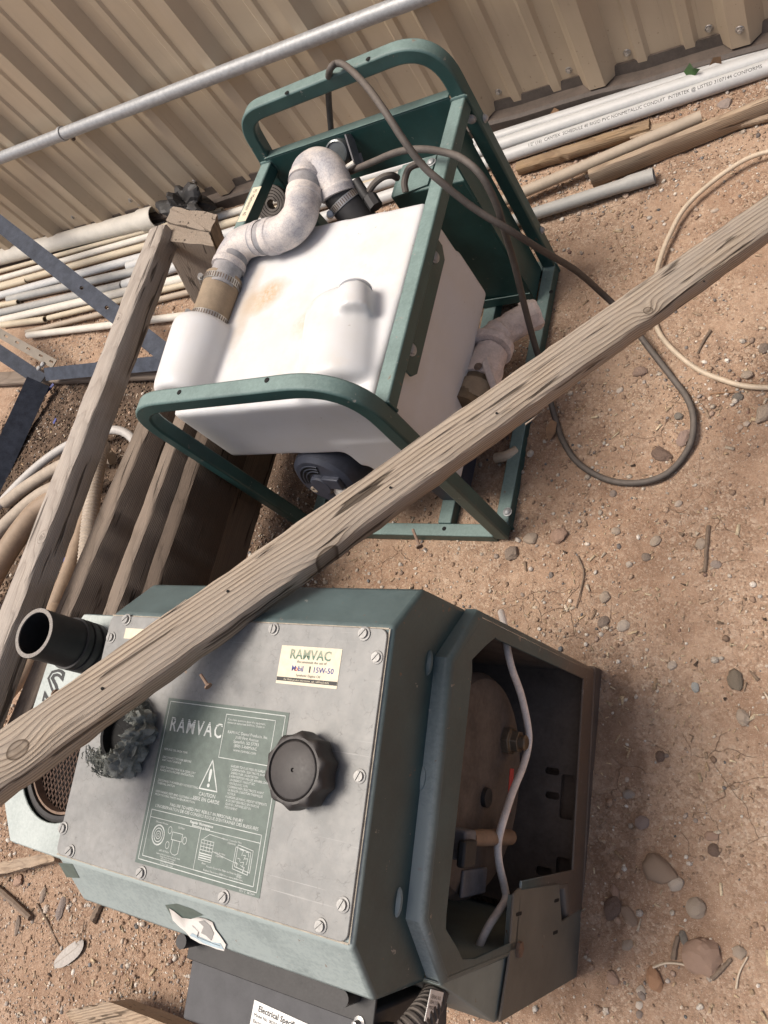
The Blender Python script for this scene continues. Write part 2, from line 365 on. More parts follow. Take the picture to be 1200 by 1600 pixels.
def m_panel():
    """dull bare sheet with dust, fine hair-like scratches and rust-coloured freckles"""
    t = NT('dusty_sheet_metal'); p = t.coord(); a = t.noise(p, 9, 5, 0.6); b = t.noise(p, 160, 4, 0.65)
    c = t.mix(t.ramp(a, [(0.35, 0.0), (0.65, 1.0)]), (0.185, 0.187, 0.182), (0.245, 0.245, 0.238))
    c = t.mix(t.ramp(b, [(0.4, 0.35), (0.62, 0.0)]), c, (0.14, 0.135, 0.13))
    blt = t.noise(p, 34, 5, 0.7); c = t.mix(t.ramp(blt, [(0.42, 0.0), (0.7, 0.35)]), c, (0.33, 0.32, 0.305))
    lin = t.noise(t.n('ShaderNodeMapping', {'Vector': p, 'Rotation': (0, 0, 0.5), 'Scale': (7, 520, 7)}).outputs[0], 1.0, 3, 0.6); c = t.mix(t.ramp(lin, [(0.66, 0.0), (0.75, 0.45)]), c, (0.42, 0.41, 0.40))
    wv = t.n('ShaderNodeVectorMath', {0: p, 1: t.n('ShaderNodeVectorMath', {0: t.n('ShaderNodeTexNoise', {'Vector': p, 'Scale': 60.0, 'Detail': 2.0}).outputs['Color'], 3: 0.03}, operation='SCALE').outputs[0]}, operation='ADD').outputs[0]
    v = t.n('ShaderNodeTexVoronoi', {'Vector': wv, 'Scale': 95.0}, feature='DISTANCE_TO_EDGE').outputs[0]
    s = t.math('MULTIPLY', t.ramp(v, [(0.0, 1.0), (0.035, 0.0)]), t.ramp(t.noise(p, 75, 2), [(0.52, 0.0), (0.6, 1.0)]))
    c = t.mix(t.math('MULTIPLY', s, 0.55), c, (0.10, 0.095, 0.09))
    v2 = t.n('ShaderNodeTexVoronoi', {'Vector': p, 'Scale': 42.0}).outputs['Distance']
    sp = t.math('MULTIPLY', t.ramp(v2, [(0.05, 1.0), (0.10, 0.0)]), t.ramp(t.noise(p, 20, 2), [(0.55, 0.0), (0.62, 1.0)]))
    c = t.mix(t.math('MULTIPLY', sp, 0.8), c, (0.34, 0.22, 0.13))
    return t.out(c, t.math('ADD', t.math('MULTIPLY', b, 0.3), 0.38), 0.12, t.bump(t.math('SUBTRACT', b, s), 0.12, 0.0006), 0.35)

def m_paint(name, col, dust=0.5, dustcol=(0.40, 0.415, 0.40), rough=0.42, floor=0.05, y_tone=None):
    """painted steel: scratches, chips and a film of pale dust on the faces that look up"""
    t = NT(name); p = t.coord(); a = t.noise(p, 14, 5, 0.62); b = t.noise(p, 240, 4, 0.7)
    sc = t.noise(t.n('ShaderNodeMapping', {'Vector': p, 'Rotation': (0.3, 0.4, 0.7), 'Scale': (14, 420, 420)}).outputs[0], 1.0, 3, 0.6)
    g = t.n('ShaderNodeNewGeometry'); z = t.n('ShaderNodeSeparateXYZ', {0: g.outputs['Normal']}).outputs['Z']
    u = t.math('MULTIPLY', t.ramp(z, [(0.0, floor), (0.35, floor + 0.2), (0.8, 0.8), (1.0, 1.0)]), t.math('ADD', t.math('MULTIPLY', a, 0.7), t.math('MULTIPLY', b, 0.7)))
    if y_tone:
        yy = t.n('ShaderNodeSeparateXYZ', {0: p}).outputs['Y']
        u = t.math('MULTIPLY', u, t.math('ADD', t.math('MULTIPLY', t.ramp(t.math('MULTIPLY', t.math('ADD', yy, t.math('MULTIPLY', a, .02)), -3.2), [(0.05, 0.0), (0.95, 1.0)]), y_tone[1] - y_tone[0]), y_tone[0]))  # pale tone rises from the far side to the near side
    u = t.math('MULTIPLY', u, dust * 1.35, clamp=True)
    c = t.mix(t.ramp(a, [(0.3, 0.0), (0.7, 1.0)]), tuple(x * 0.75 for x in col), tuple(x * 1.3 for x in col))
    c = t.mix(u, c, dustcol)
    if y_tone:
        zz = t.n('ShaderNodeSeparateXYZ', {0: p}).outputs['Z']
        mud = t.ramp(t.math('ADD', t.math('ADD', zz, 1.0), t.math('MULTIPLY', t.math('SUBTRACT', a, .5), .22)), [(0.42, 0.95), (0.52, 0.7), (0.64, 0.0)])
        c = t.mix(mud, c, (0.15, 0.098, 0.068))
    c = t.mix(t.math('MULTIPLY', t.ramp(sc, [(0.70, 0.0), (0.78, 1.0)]), 0.35), c, tuple(min(1, x * 3 + 0.1) for x in col))
    ch = t.ramp(t.noise(p, 60, 5, 0.7), [(0.665, 0.0), (0.675, 1.0)])
    c = t.mix(t.math('MULTIPLY', ch, 0.7), c, t.mix(t.ramp(a, [(0.45, 0.0), (0.55, 1.0)]), (0.30, 0.29, 0.27), (0.16, 0.085, 0.05)))
    r = t.math('ADD', t.math('ADD', rough - 0.1, t.math('MULTIPLY', b, 0.2)), t.math('MULTIPLY', u, 0.4), clamp=True)
    return t.out(c, r, 0.0, t.bump(b, 0.10, 0.0006), 0.5)

def m_tank():
    t = NT('white_polyethylene'); p = t.pos(); b = t.noise(p, 420, 3, 0.6); a = t.noise(p, 12, 4, 0.6)
    c = t.mix(t.ramp(a, [(0.4, 0.0), (0.75, 1.0)]), (0.60, 0.60, 0.612), (0.575, 0.565, 0.55))
    x, y, z = t.n('ShaderNodeSeparateXYZ', {0: p}).outputs
    wob = t.math('MULTIPLY', t.math('SUBTRACT', t.noise(p, 30, 5, 0.7), 0.5), 1.7)
    up = t.ramp(t.n('ShaderNodeSeparateXYZ', {0: t.n('ShaderNodeNewGeometry').outputs['Normal']}).outputs['Z'], [(0.75, 0.0), (0.95, 1.0)])
    def blob(cx, cy, rx, ry, rot=0.0):
        dx = t.math('SUBTRACT', x, cx); dy = t.math('SUBTRACT', y, cy); cs, sn = math.cos(rot), math.sin(rot)
        a_ = t.math('DIVIDE', t.math('ADD', t.math('MULTIPLY', dx, cs), t.math('MULTIPLY', dy, sn)), rx)
        b_ = t.math('DIVIDE', t.math('SUBTRACT', t.math('MULTIPLY', dy, cs), t.math('MULTIPLY', dx, sn)), ry)
        return t.ramp(t.math('ADD', t.math('ADD', t.math('MULTIPLY', a_, a_), t.math('MULTIPLY', b_, b_)), wob), [(0.1, 1.0), (1.3, 0.0)])
    q = pz(402, 450, .466); s1 = blob(q[0], q[1], 0.055, 0.035, 0.5)
    q = pz(490, 470, .466); s2 = blob(q[0], q[1], 0.075, 0.032, 0.7)
    q = pz(370, 470, .466); s3 = blob(q[0], q[1], 0.022, 0.11, 0.0)
    c = t.mix(t.math('MULTIPLY', t.math('MULTIPLY', t.math('MULTIPLY', s1, up), t.ramp(t.noise(p, 120, 5, 0.75), [(0.36, 0.4), (0.58, 1.0)])), 0.9), c, (0.47, 0.32, 0.17))
    c = t.mix(t.math('MULTIPLY', t.math('MULTIPLY', t.math('MULTIPLY', s2, up), t.ramp(t.noise(p, 90, 5, 0.75), [(0.36, 0.35), (0.58, 1.0)])), 0.8), c, (0.48, 0.37, 0.26))
    c = t.mix(t.math('MULTIPLY', t.math('MULTIPLY', s3, up), 0.55), c, (0.45, 0.36, 0.27))
    dirt = t.math('MULTIPLY', t.ramp(t.noise(p, 18, 6, 0.72), [(0.50, 0.0), (0.75, 0.5)]), up)
    c = t.mix(dirt, c, (0.60, 0.52, 0.43))
    scf = t.ramp(t.noise(t.n('ShaderNodeMapping', {'Vector': p, 'Rotation': (0.2, 0.5, 0.8), 'Scale': (9, 300, 120)}).outputs[0], 1.0, 3, 0.6), [(0.68, 0.0), (0.76, 0.35)])
    c = t.mix(scf, c, (0.58, 0.55, 0.52))
    dots = t.ramp(t.noise(p, 150, 2, 0.4), [(0.76, 0.0), (0.79, 0.6)])
    c = t.mix(dots, c, (0.35, 0.31, 0.28))
    return t.out(c, 0.42, 0.0, t.bump(b, 0.05, 0.0005), 0.4, **{'Subsurface Weight': 0.12, 'Subsurface Scale': 0.02, 'Subsurface Radius': (1.0, 0.9, 0.8)})

def m_primer():
    """grey-white PVC with dried purple-grey primer in blotches and net-like crazing"""
    t = NT('stained_plastic_fitting'); p = t.pos(); a = t.noise(p, 24, 4, 0.6); b = t.noise(p, 130, 5, 0.75); sp = t.noise(p, 420, 3, 0.7)
    c = t.mix(t.ramp(a, [(0.36, 0.0), (0.62, 1.0)]), (0.38, 0.37, 0.385), (0.62, 0.56, 0.515))
    wv = t.n('ShaderNodeVectorMath', {0: p, 1: t.n('ShaderNodeVectorMath', {0: t.n('ShaderNodeTexNoise', {'Vector': p, 'Scale': 90.0, 'Detail': 2.0}).outputs['Color'], 3: 0.02}, operation='SCALE').outputs[0]}, operation='ADD').outputs[0]
    v = t.n('ShaderNodeTexVoronoi', {'Vector': wv, 'Scale': 130.0}, feature='DISTANCE_TO_EDGE').outputs[0]
    c = t.mix(t.math('MULTIPLY', t.ramp(v, [(0.0, 0.75), (0.10, 0.0)]), t.ramp(a, [(0.4, 0.8), (0.66, 0.1)])), c, (0.20, 0.195, 0.215))
    c = t.mix(t.ramp(sp, [(0.52, 0.0), (0.75, 0.6)]), c, (0.30, 0.27, 0.30)); c = t.mix(t.ramp(b, [(0.55, 0.0), (0.8, 0.35)]), c, (0.45, 0.34, 0.27))
    return t.out(c, 0.55, 0.0, t.bump(sp, 0.25, 0.0008), 0.35)

# fitted edge line of the long plank: lit top edge, roll and section
pa = Vector((-0.6669, -0.0775, 0.7490)); pb = Vector((-0.1480, 0.8354, 0.2603))
dpl = (pb - pa).normalized(); yv = Vector((0, 0, 1)).cross(dpl).normalized(); zv = dpl.cross(yv)
ROLL = 0.267; e1 = yv * math.cos(ROLL) + zv * math.sin(ROLL)
pw, ph = 0.0525, 0.0312
PA_ = pa + e1 * pw / 2 - dpl * 0.05; PB_ = pb + e1 * pw / 2 + dpl * 0.44
def plank_xy(x, y):
    q = Vector(ppl(x, y, np.array(pa), np.array(dpl.cross(e1)))) - (PA_ + PB_) / 2; return q.dot(dpl), q.dot(e1)
KNOTS = tuple((*plank_xy(x, y), r) for x, y, r in ((518, 872, .024), (1013, 485, .010), (28, 1172, .015)))
MT = {}
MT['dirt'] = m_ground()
MT['wall'] = m_wallpaint()
MT['trim'] = m_plain('brown_trim', (0.085, 0.069, 0.060), 0.45, 0, 0.35, 30, 0.28, (0.27, 0.20, 0.15))
MT['screw'] = m_plain('screw_metal', (0.42, 0.38, 0.34), 0.35, 0.6, 0.3, 300)
MT['galv'] = m_plain('galvanized_steel', (0.36, 0.365, 0.37), 0.5, 0.35, 0.25, 90, bump=0.1)
MT['green'] = m_paint('green_paint', (0.017, 0.060, 0.057), 0.56, (0.27, 0.35, 0.33))
MT['green_in'] = m_paint('dark_green_paint', (0.016, 0.055, 0.052), 0.45, (0.22, 0.30, 0.28), 0.4, 0.01)
MT['hood'] = m_paint('weathered_green_hood', (0.024, 0.055, 0.062), 0.85, (0.30, 0.345, 0.335), 0.42, 0.0, (0.36, 2.1))
MT['tray'] = m_paint('pale_green_cover', (0.10, 0.14, 0.13), 0.9, (0.44, 0.475, 0.455), 0.45)
MT['panel'] = m_panel()
MT['decal'] = m_plain('green_print', (0.095, 0.122, 0.106), 0.55, 0, 0.25, 120, 0.0)
MT['ink'] = m_plain('pale_print', (0.48, 0.50, 0.48), 0.6, 0, 0.35, 90)
MT['black_ink'] = m_plain('black_print', (0.03, 0.03, 0.03), 0.6, 0, 0.2, 200)
MT['blue_ink'] = m_plain('blue_print', (0.05, 0.06, 0.22), 0.6, 0, 0.2, 200)
MT['red_ink'] = m_plain('red_print', (0.45, 0.06, 0.05), 0.6, 0, 0.2, 200)
MT['green_ink'] = m_plain('green_print_fine', (0.10, 0.17, 0.12), 0.6, 0, 0.2, 200)
MT['sticker'] = m_plain('aged_paper_sticker', (0.62, 0.55, 0.42), 0.6, 0, 0.14, 140)
MT['paper'] = m_plain('white_paper_label', (0.72, 0.70, 0.66), 0.55, 0, 0.1, 140)
MT['section'] = m_plain('bluish_grey_plastic_pipe', (0.24, 0.245, 0.26), 0.55, 0, 0.35, 60, 0.4, (0.42, 0.36, 0.33)); MT['tank'] = m_tank(); MT['primer'] = m_primer()
MT['rubber'] = m_plain('black_rubber', (0.018, 0.018, 0.019), 0.55, 0, 0.3, 60, 0.10, (0.25, 0.22, 0.2))
MT['cap'] = m_plain('black_plastic_cap', (0.020, 0.018, 0.018), 0.5, 0, 0.3, 60, 0.16, (0.22, 0.19, 0.17))
MT['rubcut'] = m_plain('cut_rubber', (0.24, 0.22, 0.20), 0.85, 0, 0.45, 500)
MT['void'] = m_plain('hole_shade_black', (0.008, 0.008, 0.008), 0.9, 0, 0.2, 50)  # near-black standing in for the shade inside holes, slots and ports
MT['cord'] = m_plain('dusty_black_cord', (0.060, 0.052, 0.047), 0.6, 0, 0.3, 70, 0.42, (0.24, 0.20, 0.17))
MT['beige'] = m_plain('beige_cable', (0.50, 0.41, 0.31), 0.5, 0, 0.2, 60)
MT['white_cord'] = m_plain('grubby_white_cord', (0.74, 0.68, 0.63), 0.5, 0, 0.22, 50)
MT['pvc_grey'] = m_plain('grey_plastic_conduit', (0.50, 0.505, 0.505), 0.4, 0, 0.12, 20, 0.3, (0.47, 0.42, 0.37))
MT['pvc_dull'] = m_plain('dull_grey_plastic', (0.30, 0.305, 0.30), 0.5, 0, 0.15, 25, 0.3, (0.44, 0.38, 0.32))
MT['pvc_white'] = m_plain('white_plastic_pipe', (0.62, 0.59, 0.53), 0.5, 0, 0.14, 25, 0.3, (0.52, 0.45, 0.37))
MT['pvc_cream'] = m_plain('cream_plastic_pipe', (0.52, 0.45, 0.335), 0.45, 0, 0.12, 25, 0.3, (0.48, 0.40, 0.32))
MT['pvc_tan'] = m_plain('tan_plastic_pipe', (0.36, 0.30, 0.235), 0.55, 0, 0.15, 25, 0.3, (0.42, 0.33, 0.26))
MT['hosetan'] = m_plain('tan_hose', (0.27, 0.195, 0.135), 0.6, 0, 0.2, 60, 0.1)
MT['hosegrey'] = m_plain('grey_tan_hose', (0.36, 0.30, 0.24), 0.65, 0, 0.2, 60, 0.1)
MT['hoseclear'] = m_plain('dull_white_hose', (0.42, 0.40, 0.38), 0.5, 0, 0.15, 60, 0.1)
MT['ruboff'] = m_plain('brown_rubber_sleeve', (0.245, 0.185, 0.125), 0.7, 0, 0.2, 60, 0.1)
MT['ssteel'] = m_plain('clamp_steel', (0.40, 0.39, 0.37), 0.34, 0.75, 0.25, 120)
MT['rack'] = m_plain('blue_black_steel', (0.048, 0.056, 0.075), 0.62, 0.0, 0.45, 40, 0.05, (0.15, 0.14, 0.14), 0.3, 0.15)
MT['rackhole'] = m_plain('dull_bronze_steel', (0.115, 0.10, 0.082), 0.5, 0.3, 0.35, 40, 0.2, (0.25, 0.2, 0.16))
MT['motor'] = m_plain('blue_black_motor', (0.034, 0.039, 0.056), 0.42, 0, 0.3, 50, 0.12, (0.15, 0.15, 0.17))
MT['brass'] = m_plain('dull_brass', (0.145, 0.105, 0.066), 0.45, 0.6, 0.35, 80, 0.3)
MT['iron'] = m_plain('dusty_iron', (0.12, 0.086, 0.066), 0.75, 0, 0.35, 30, 0.3, (0.24, 0.175, 0.13))
MT['ironblue'] = m_plain('dusty_blue_steel', (0.14, 0.145, 0.16), 0.6, 0.1, 0.35, 40, 0.3, (0.26, 0.20, 0.16))
MT['rust'] = m_plain('rusty_steel', (0.16, 0.10, 0.07), 0.8, 0.1, 0.5, 60, 0.2)
MT['mesh'] = m_plain('rusty_mesh', (0.10, 0.062, 0.045), 0.75, 0.2, 0.4, 120)
MT['tape'] = m_plain('grey_torn_tape', (0.165, 0.175, 0.162), 0.8, 0, 0.6, 60, 0.3, (0.22, 0.22, 0.2), 0.4)
MT['ebox'] = m_plain('black_box_steel', (0.05, 0.05, 0.053), 0.6, 0, 0.35, 55, 0.5, (0.115, 0.112, 0.115))
MT['clear'] = m_plain('smoky_gauge_glass', (0.09, 0.10, 0.105), 0.15, 0.2, 0.2, 40)
MT['teal'] = m_plain('bright_green_knob', (0.02, 0.16, 0.12), 0.5, 0, 0.2, 40)
MT['dusty'] = m_plain('dusty_brown_casting', (0.100, 0.080, 0.067), 0.85, 0, 0.45, 26, 0.35, (0.20, 0.15, 0.115), 0.3)
MT['stone'] = m_stone(); MT['gravel'] = m_attr('gravel'); MT['litter'] = m_attr('dry_litter')
MT['twig'] = m_plain('dry_twig', (0.17, 0.125, 0.092), 0.85, 0, 0.35, 160)
MT['leafdry'] = m_plain('dry_leaf', (0.27, 0.16, 0.09), 0.8, 0, 0.3, 80)
MT['leafgreen'] = m_plain('green_leaf', (0.05, 0.12, 0.03), 0.5, 0, 0.35, 80)
MT['feather'] = m_plain('grey_feather', (0.36, 0.33, 0.30), 0.8, 0, 0.25, 200)
MT['plank'] = m_wood('weathered_pine', (0.49, 0.405, 0.315), (0.145, 0.102, 0.07), 1.0, 255, knots=KNOTS, pith=(-0.055, -0.062), grey=0.75, greycol=(0.35, 0.305, 0.26), contrast=0.95, slope=0.012, wob=0.008)
MT['wood_b'] = m_wood('silvered_timber', (0.44, 0.385, 0.335), (0.19, 0.155, 0.13), 2.3, 340, pith=(0.0, -0.1), grey=0.6, greycol=(0.33, 0.295, 0.265), contrast=0.5, knots=((0.3, 0.01, 0.006), (-0.2, -0.012, 0.006)))
MT['wood_c'] = m_wood('old_brown_board', (0.24, 0.19, 0.152), (0.10, 0.076, 0.058), 4.1, 300, pith=(0.01, -0.13), grey=0.4, greycol=(0.19, 0.158, 0.13), contrast=0.5)
MT['wood_k'] = m_wood('shade_darkened_board', (0.11, 0.083, 0.064), (0.05, 0.037, 0.028), 5.2, 300, pith=(0.01, -0.13), grey=0.3, greycol=(0.09, 0.072, 0.06), contrast=0.5)  # brown board wood copied darker, with the deep shade put into its colour
MT['wood_d'] = m_wood('grey_post', (0.33, 0.27, 0.215), (0.15, 0.115, 0.085), 6.7, 300, pith=(-0.02, 0.0), grey=0.35, greycol=(0.25, 0.215, 0.185), contrast=0.6)
MT['wood_e'] = m_wood('pale_lath', (0.42, 0.315, 0.22), (0.22, 0.15, 0.10), 8.9, 260, pith=(0.0, -0.06), grey=0.4, greycol=(0.30, 0.25, 0.205))
MT['wood_o'] = m_wood('orange_brown_strip', (0.33, 0.225, 0.13), (0.18, 0.11, 0.06), 9.4, 240, pith=(0.0, -0.06), grey=0.25)

# ================================================================== SETTING: ground
def nonuni(a, b, step, far):
    core = list(np.arange(a, b, step)); lo = []; hi = []; s = step; x = a
    while x > -far: s *= 1.28; x -= s; lo.append(x)
    s = step; x = core[-1]
    while x < far: s *= 1.28; x += s; hi.append(x)
    return np.array(lo[::-1] + core + hi)
xs = nonuni(-2.3, 0.25, 0.0052, 60); ys = nonuni(-0.62, 1.58, 0.0052, 60)
X, Y = np.meshgrid(xs, ys, indexing='ij'); Z = gh(X, Y)
nx, ny = X.shape
idx = np.arange(nx * ny).reshape(nx, ny)
me = bpy.data.meshes.new('ground')
me.vertices.add(nx * ny); me.vertices.foreach_set('co', np.stack([X, Y, Z], -1).astype(np.float32).ravel())
q = np.stack([idx[:-1, :-1], idx[1:, :-1], idx[1:, 1:], idx[:-1, 1:]], -1).reshape(-1, 4)
me.loops.add(q.size); me.loops.foreach_set('vertex_index', q.ravel().astype(np.int32))
me.polygons.add(len(q)); me.polygons.foreach_set('loop_start', np.arange(0, q.size, 4, dtype=np.int32)); me.polygons.foreach_set('loop_total', np.full(len(q), 4, dtype=np.int32))
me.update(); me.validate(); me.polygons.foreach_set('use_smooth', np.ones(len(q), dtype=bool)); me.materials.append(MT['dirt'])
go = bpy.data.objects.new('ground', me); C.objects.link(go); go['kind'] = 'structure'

# ================================================================== wall
def wy(x): return 1.541 - 0.030 * x
th = math.atan(-0.030)
WMAT = Matrix.Translation((0, 1.541, 0)) @ Matrix.Rotation(th, 4, 'Z')          # local x along the wall, local -y towards us
wall = root('metal_wall', 'tan ribbed metal wall of the building behind the machines', 'wall', M=WMAT)
PER = 0.291; RC = -0.542
def rib_profile(x0, x1):
    P = []
    k0 = math.floor((x0 - RC) / PER) - 1
    for k in range(k0, k0 + 12):
        c = RC + k * PER
        P += [(c - .042, 0), (c - .017, -.032), (c + .017, -.032), (c + .042, 0)]
        for m_ in (PER / 3, 2 * PER / 3): P += [(c + m_ - .017, 0), (c + m_ - .009, -.0065), (c + m_ + .009, -.0065), (c + m_ + .017, 0)]
    P = [p for p in P if x0 - 1e-9 <= p[0] <= x1 + 1e-9]
    return P
for i in range(-5, 2):
    x0 = RC - 0.017 + i * 3 * PER; x1 = x0 + 3 * PER + 0.034 + 0.012
    P = rib_profile(x0, x1 - 0.012); mb = MB(); off = -0.0012 if i % 2 else 0.0
    zs = [0.042, 0.5, 1.2, 2.6]; v = []
    for z in zs: v += [(p[0], p[1] + off, z) for p in P]
    n = len(P); f = [(r * n + j, r * n + j + 1, (r + 1) * n + j + 1, (r + 1) * n + j) for r in range(len(zs) - 1) for j in range(n - 1)]
    mb.add(v, f); o = part('wall_panel', mb, MT['wall'], wall, local=True, fixn=False, ang=12); o.data.polygons.foreach_set('use_smooth', [False] * len(o.data.polygons))
    s = o.modifiers.new('thick', 'SOLIDIFY'); s.thickness = 0.0007; s.offset = 1
mb = MB()
prof = [(0.004, 0.062), (-0.005, 0.062), (-0.010, 0.040), (-0.034, 0.036), (-0.040, 0.030), (-0.040, -0.03), (0.004, -0.03)]
xa, xb = -4.6, 1.2; nn = 60; v = []
for k in range(nn + 1):
    x = xa + (xb - xa) * k / nn; jit = 0.0015 * math.sin(k * 2.3) + 0.001 * math.sin(k * 5.1)
    v += [(x, p[0] + (jit if 1 < j < 5 else 0), p[1] + jit) for j, p in enumerate(prof)]
m_ = len(prof)
mb.add(v, [(k * m_ + j, k * m_ + (j + 1) % m_, (k + 1) * m_ + (j + 1) % m_, (k + 1) * m_ + j) for k in range(nn) for j in range(m_)])
part('base_trim', mb, MT['trim'], wall, local=True)
mb = MB().box((-4.6, 0.012, 0.0), (1.2, 0.16, 2.6)); part('wall_core', mb, MT['wall'], wall, local=True)
# screws
mb = MB().lathe([(.0001, 0), (.0085, 0), (.0085, .0012), (.0078, .002), (.0072, .0025)], n=16, caps=False).lathe([(.0072, .0024), (.005, .0026), (.005, .0065), (.0042, .0075), (.0001, .0078)], n=6, caps=False)
scr_me = bpy.data.meshes.new('screw'); scr_me.from_pydata(mb.v, [], mb.f); clean(scr_me); finish(scr_me, MT['screw'])
for (px_, py_) in ((68, 352), (114, 339), (152, 328), (204, 313), (218, 318), (243, 302), (304, 284), (351, 271), (779, 143), (889, 109), (980, 82), (1108, 44), (1156, 46)):
    nrm = np.array([math.sin(-th), math.cos(th), 0.0]) * -1; nrm = np.array([math.sin(th), -math.cos(th), 0])
    best = None
    for dep in (0.0, 0.0065, 0.032):
        p = ppl(px_, py_, np.array([0, 1.541, 0]) + nrm * (dep + 0.0003), nrm); lx = (WMAT.inverted() @ Vector(p)).x
        u = ((lx - RC + PER / 2) % PER) - PER / 2; um = min(abs(u - PER / 3), abs(u + PER / 3))
        want = 0.032 if abs(u) < .024 else (0.0065 if um < 0.012 else 0.0)
        if abs(want - dep) < 1e-6 or best is None: best = p
    z = Vector(nrm); Mw = Matrix.Translation(Vector(best)) @ z.to_track_quat('Z', 'Y').to_matrix().to_4x4() @ Matrix.Rotation(random.random() * 6, 4, 'Z')
    inst('screw', scr_me, wall, Mw)

# metal conduit strapped across the ribs
def wall_pt(px_, py_, dep):
    nrm = np.array([math.sin(th), -math.cos(th), 0]); return ppl(px_, py_, np.array([0, 1.541, 0]) + nrm * dep, nrm)
a, b = wall_pt(0, 247, 0.051), wall_pt(640, 2, 0.051); d = (b - a) / np.linalg.norm(b - a)
er = 0.0175
emt = root('metal_conduit', 'galvanized steel conduit pipe running across the ribbed wall', 'pipe', loc=a)
A_, B_ = a - d * 1.6, b + d * 1.3
part('tube', MB().tube([A_ + (B_ - A_) * t for t in np.linspace(0, 1, 12)], er, 20), MT['galv'], emt)
mid = wall_pt(98, 209, 0.051)
mb = MB().tube([mid - d * .006, mid - d * .0055, mid + d * .0055, mid + d * .006], [er, er + .003, er + .003, er], 20)
nv = np.array([math.sin(th), -math.cos(th), 0]); up = np.cross(d, nv)
if up[2] > 0: up = -up
mb.tube([mid + up * .016 - nv * .012, mid + up * .026 - nv * .0155, mid + up * .036 - nv * .0165], [.0055, .0055, .005], 10)
part('strap', mb, MT['galv'], emt)
c0 = mid + up * .033 - nv * 0.016
part('strap_screw', MB().tube([c0, c0 + nv * .006], [.006, .005], 8), MT['iron'], emt)

# ================================================================== boards
def board_between(name, label, cat, a, b, wdt, hgt, m, roll=0.0, group=None, bow=0.0, seg=40, chew=0.0008, seed=0, top=True):
    """board whose top-face centreline runs a -> b; local x along, y across, z up"""
    a = Vector(a); b = Vector(b); x = (b - a).normalized(); L = (b - a).length
    y = Vector((0, 0, 1)).cross(x).normalized(); z = x.cross(y)
    c, s = math.cos(roll), math.sin(roll); y, z = y * c + z * s, z * c - y * s
    Mw = frame((a + b) / 2, x, y); r_ = np.random.default_rng(seed + 11)
    mb = MB(); v = []; h0, h1 = -hgt, 0.0
    ring = [(-.5, 0), (-.47, .03), (-.25, 0.0), (0, 0), (.25, 0), (.47, .03), (.5, 0)]
    sec = [(-wdt / 2, h0 + .003), (-wdt / 2 + .003, h0), (wdt / 2 - .003, h0), (wdt / 2, h0 + .003), (wdt / 2, -.003), (wdt / 2 - .0025, -.0006), (wdt / 6, 0), (-wdt / 6, 0), (-wdt / 2 + .0025, -.0006), (-wdt / 2, -.003)]
    n = len(sec)
    for k in range(seg + 1):
        t = k / seg; xx = (t - .5) * L
        bw = bow * 4 * t * (1 - t); e0_, e1_ = chew * .7 * math.sin(k * 1.7 + seed) * math.sin(k * .53), chew * .7 * math.sin(k * 1.3 + 2 * seed) * math.sin(k * .71 + 1)
        for (yy, zz) in sec: v.append((xx + (r_.normal() * .0012 if k in (0, seg) else 0), yy + r_.normal() * chew * .35 + (e0_ if yy < 0 else e1_), zz + r_.normal() * chew * .3 + bw - (abs(e0_) * .8 if yy < -wdt * .4 and zz > -.01 else 0)))
    f = [(k * n + i, k * n + (i + 1) % n, (k + 1) * n + (i + 1) % n, (k + 1) * n + i) for k in range(seg) for i in range(n)]
    f += [tuple(range(n - 1, -1, -1)), tuple(seg * n + i for i in range(n))]
    mb.add(v, f)
    o = part(name, mb, m, None, local=True, M=Mw, ang=50)
    o['label'] = label; o['category'] = cat
    if group: o['group'] = group
    return o
# ================================================================== MACHINE 2 frame (needed by the plank)
R2 = np.array([[0.99851932, -0.04991792, 0.02161869], [0.05174395, 0.99419607, -0.09432251], [-0.01678483, 0.09530148, 0.99530694]])
P0 = pz(607, 983, 0.61)
M2 = Matrix.Identity(4)
for i in range(3):
    for j in range(3): M2[i][j] = R2[i][j]
    M2[i][3] = P0[i]
def lz(x, y, z=0.0): n = R2[:, 2]; return R2.T @ (ppl(x, y, P0 + n * z, n) - P0)
def lx_(x, y, X_): n = R2[:, 0]; return R2.T @ (ppl(x, y, P0 + n * X_, n) - P0)
def ly_(x, y, Y_): n = R2[:, 1]; return R2.T @ (ppl(x, y, P0 + n * Y_, n) - P0)

# the long plank lying across both machines
a, b = PA_, PB_
plank = root('wooden_plank', 'long weathered pine plank leaning across the near machine down to the dirt', 'plank', M=frame((a + b) / 2, dpl, e1))
o = board_between('x', 'x', 'x', a, b, pw, ph, MT['plank'], ROLL, seg=90, chew=0.0011, seed=3)
me = o.data; bpy.data.objects.remove(o)
me.name = 'board'
o = inst('board', me, plank, frame((a + b) / 2, dpl, e1)); WM[o.name] = frame((a + b) / 2, dpl, e1)
def plank_on(px_, py_): # point on plank top plane
    n = np.array(dpl.cross(e1)); return ppl(px_, py_, np.array(pa), n)
def nail(px_, py_, dx, dy, L=0.03):
    n = dpl.cross(e1); p = Vector(plank_on(px_, py_)); q = Vector(plank_on(px_ + dx, py_ + dy)); d_ = (q - p).normalized()
    p = p - n * 0.02; mb = MB().tube([p, p + d_ * L * .55, p + d_ * L, p + d_ * (L + .0005), p + d_ * (L + .002)], [.0017, .0017, .0017, .0042, .0042], 8)
    part('nail', mb, MT['rust'], plank)
nail(306, 1042, 8, 12, 0.014); nail(86, 1084, -6, -6, 0.012); nail(645, 812, 4, 10, 0.022)

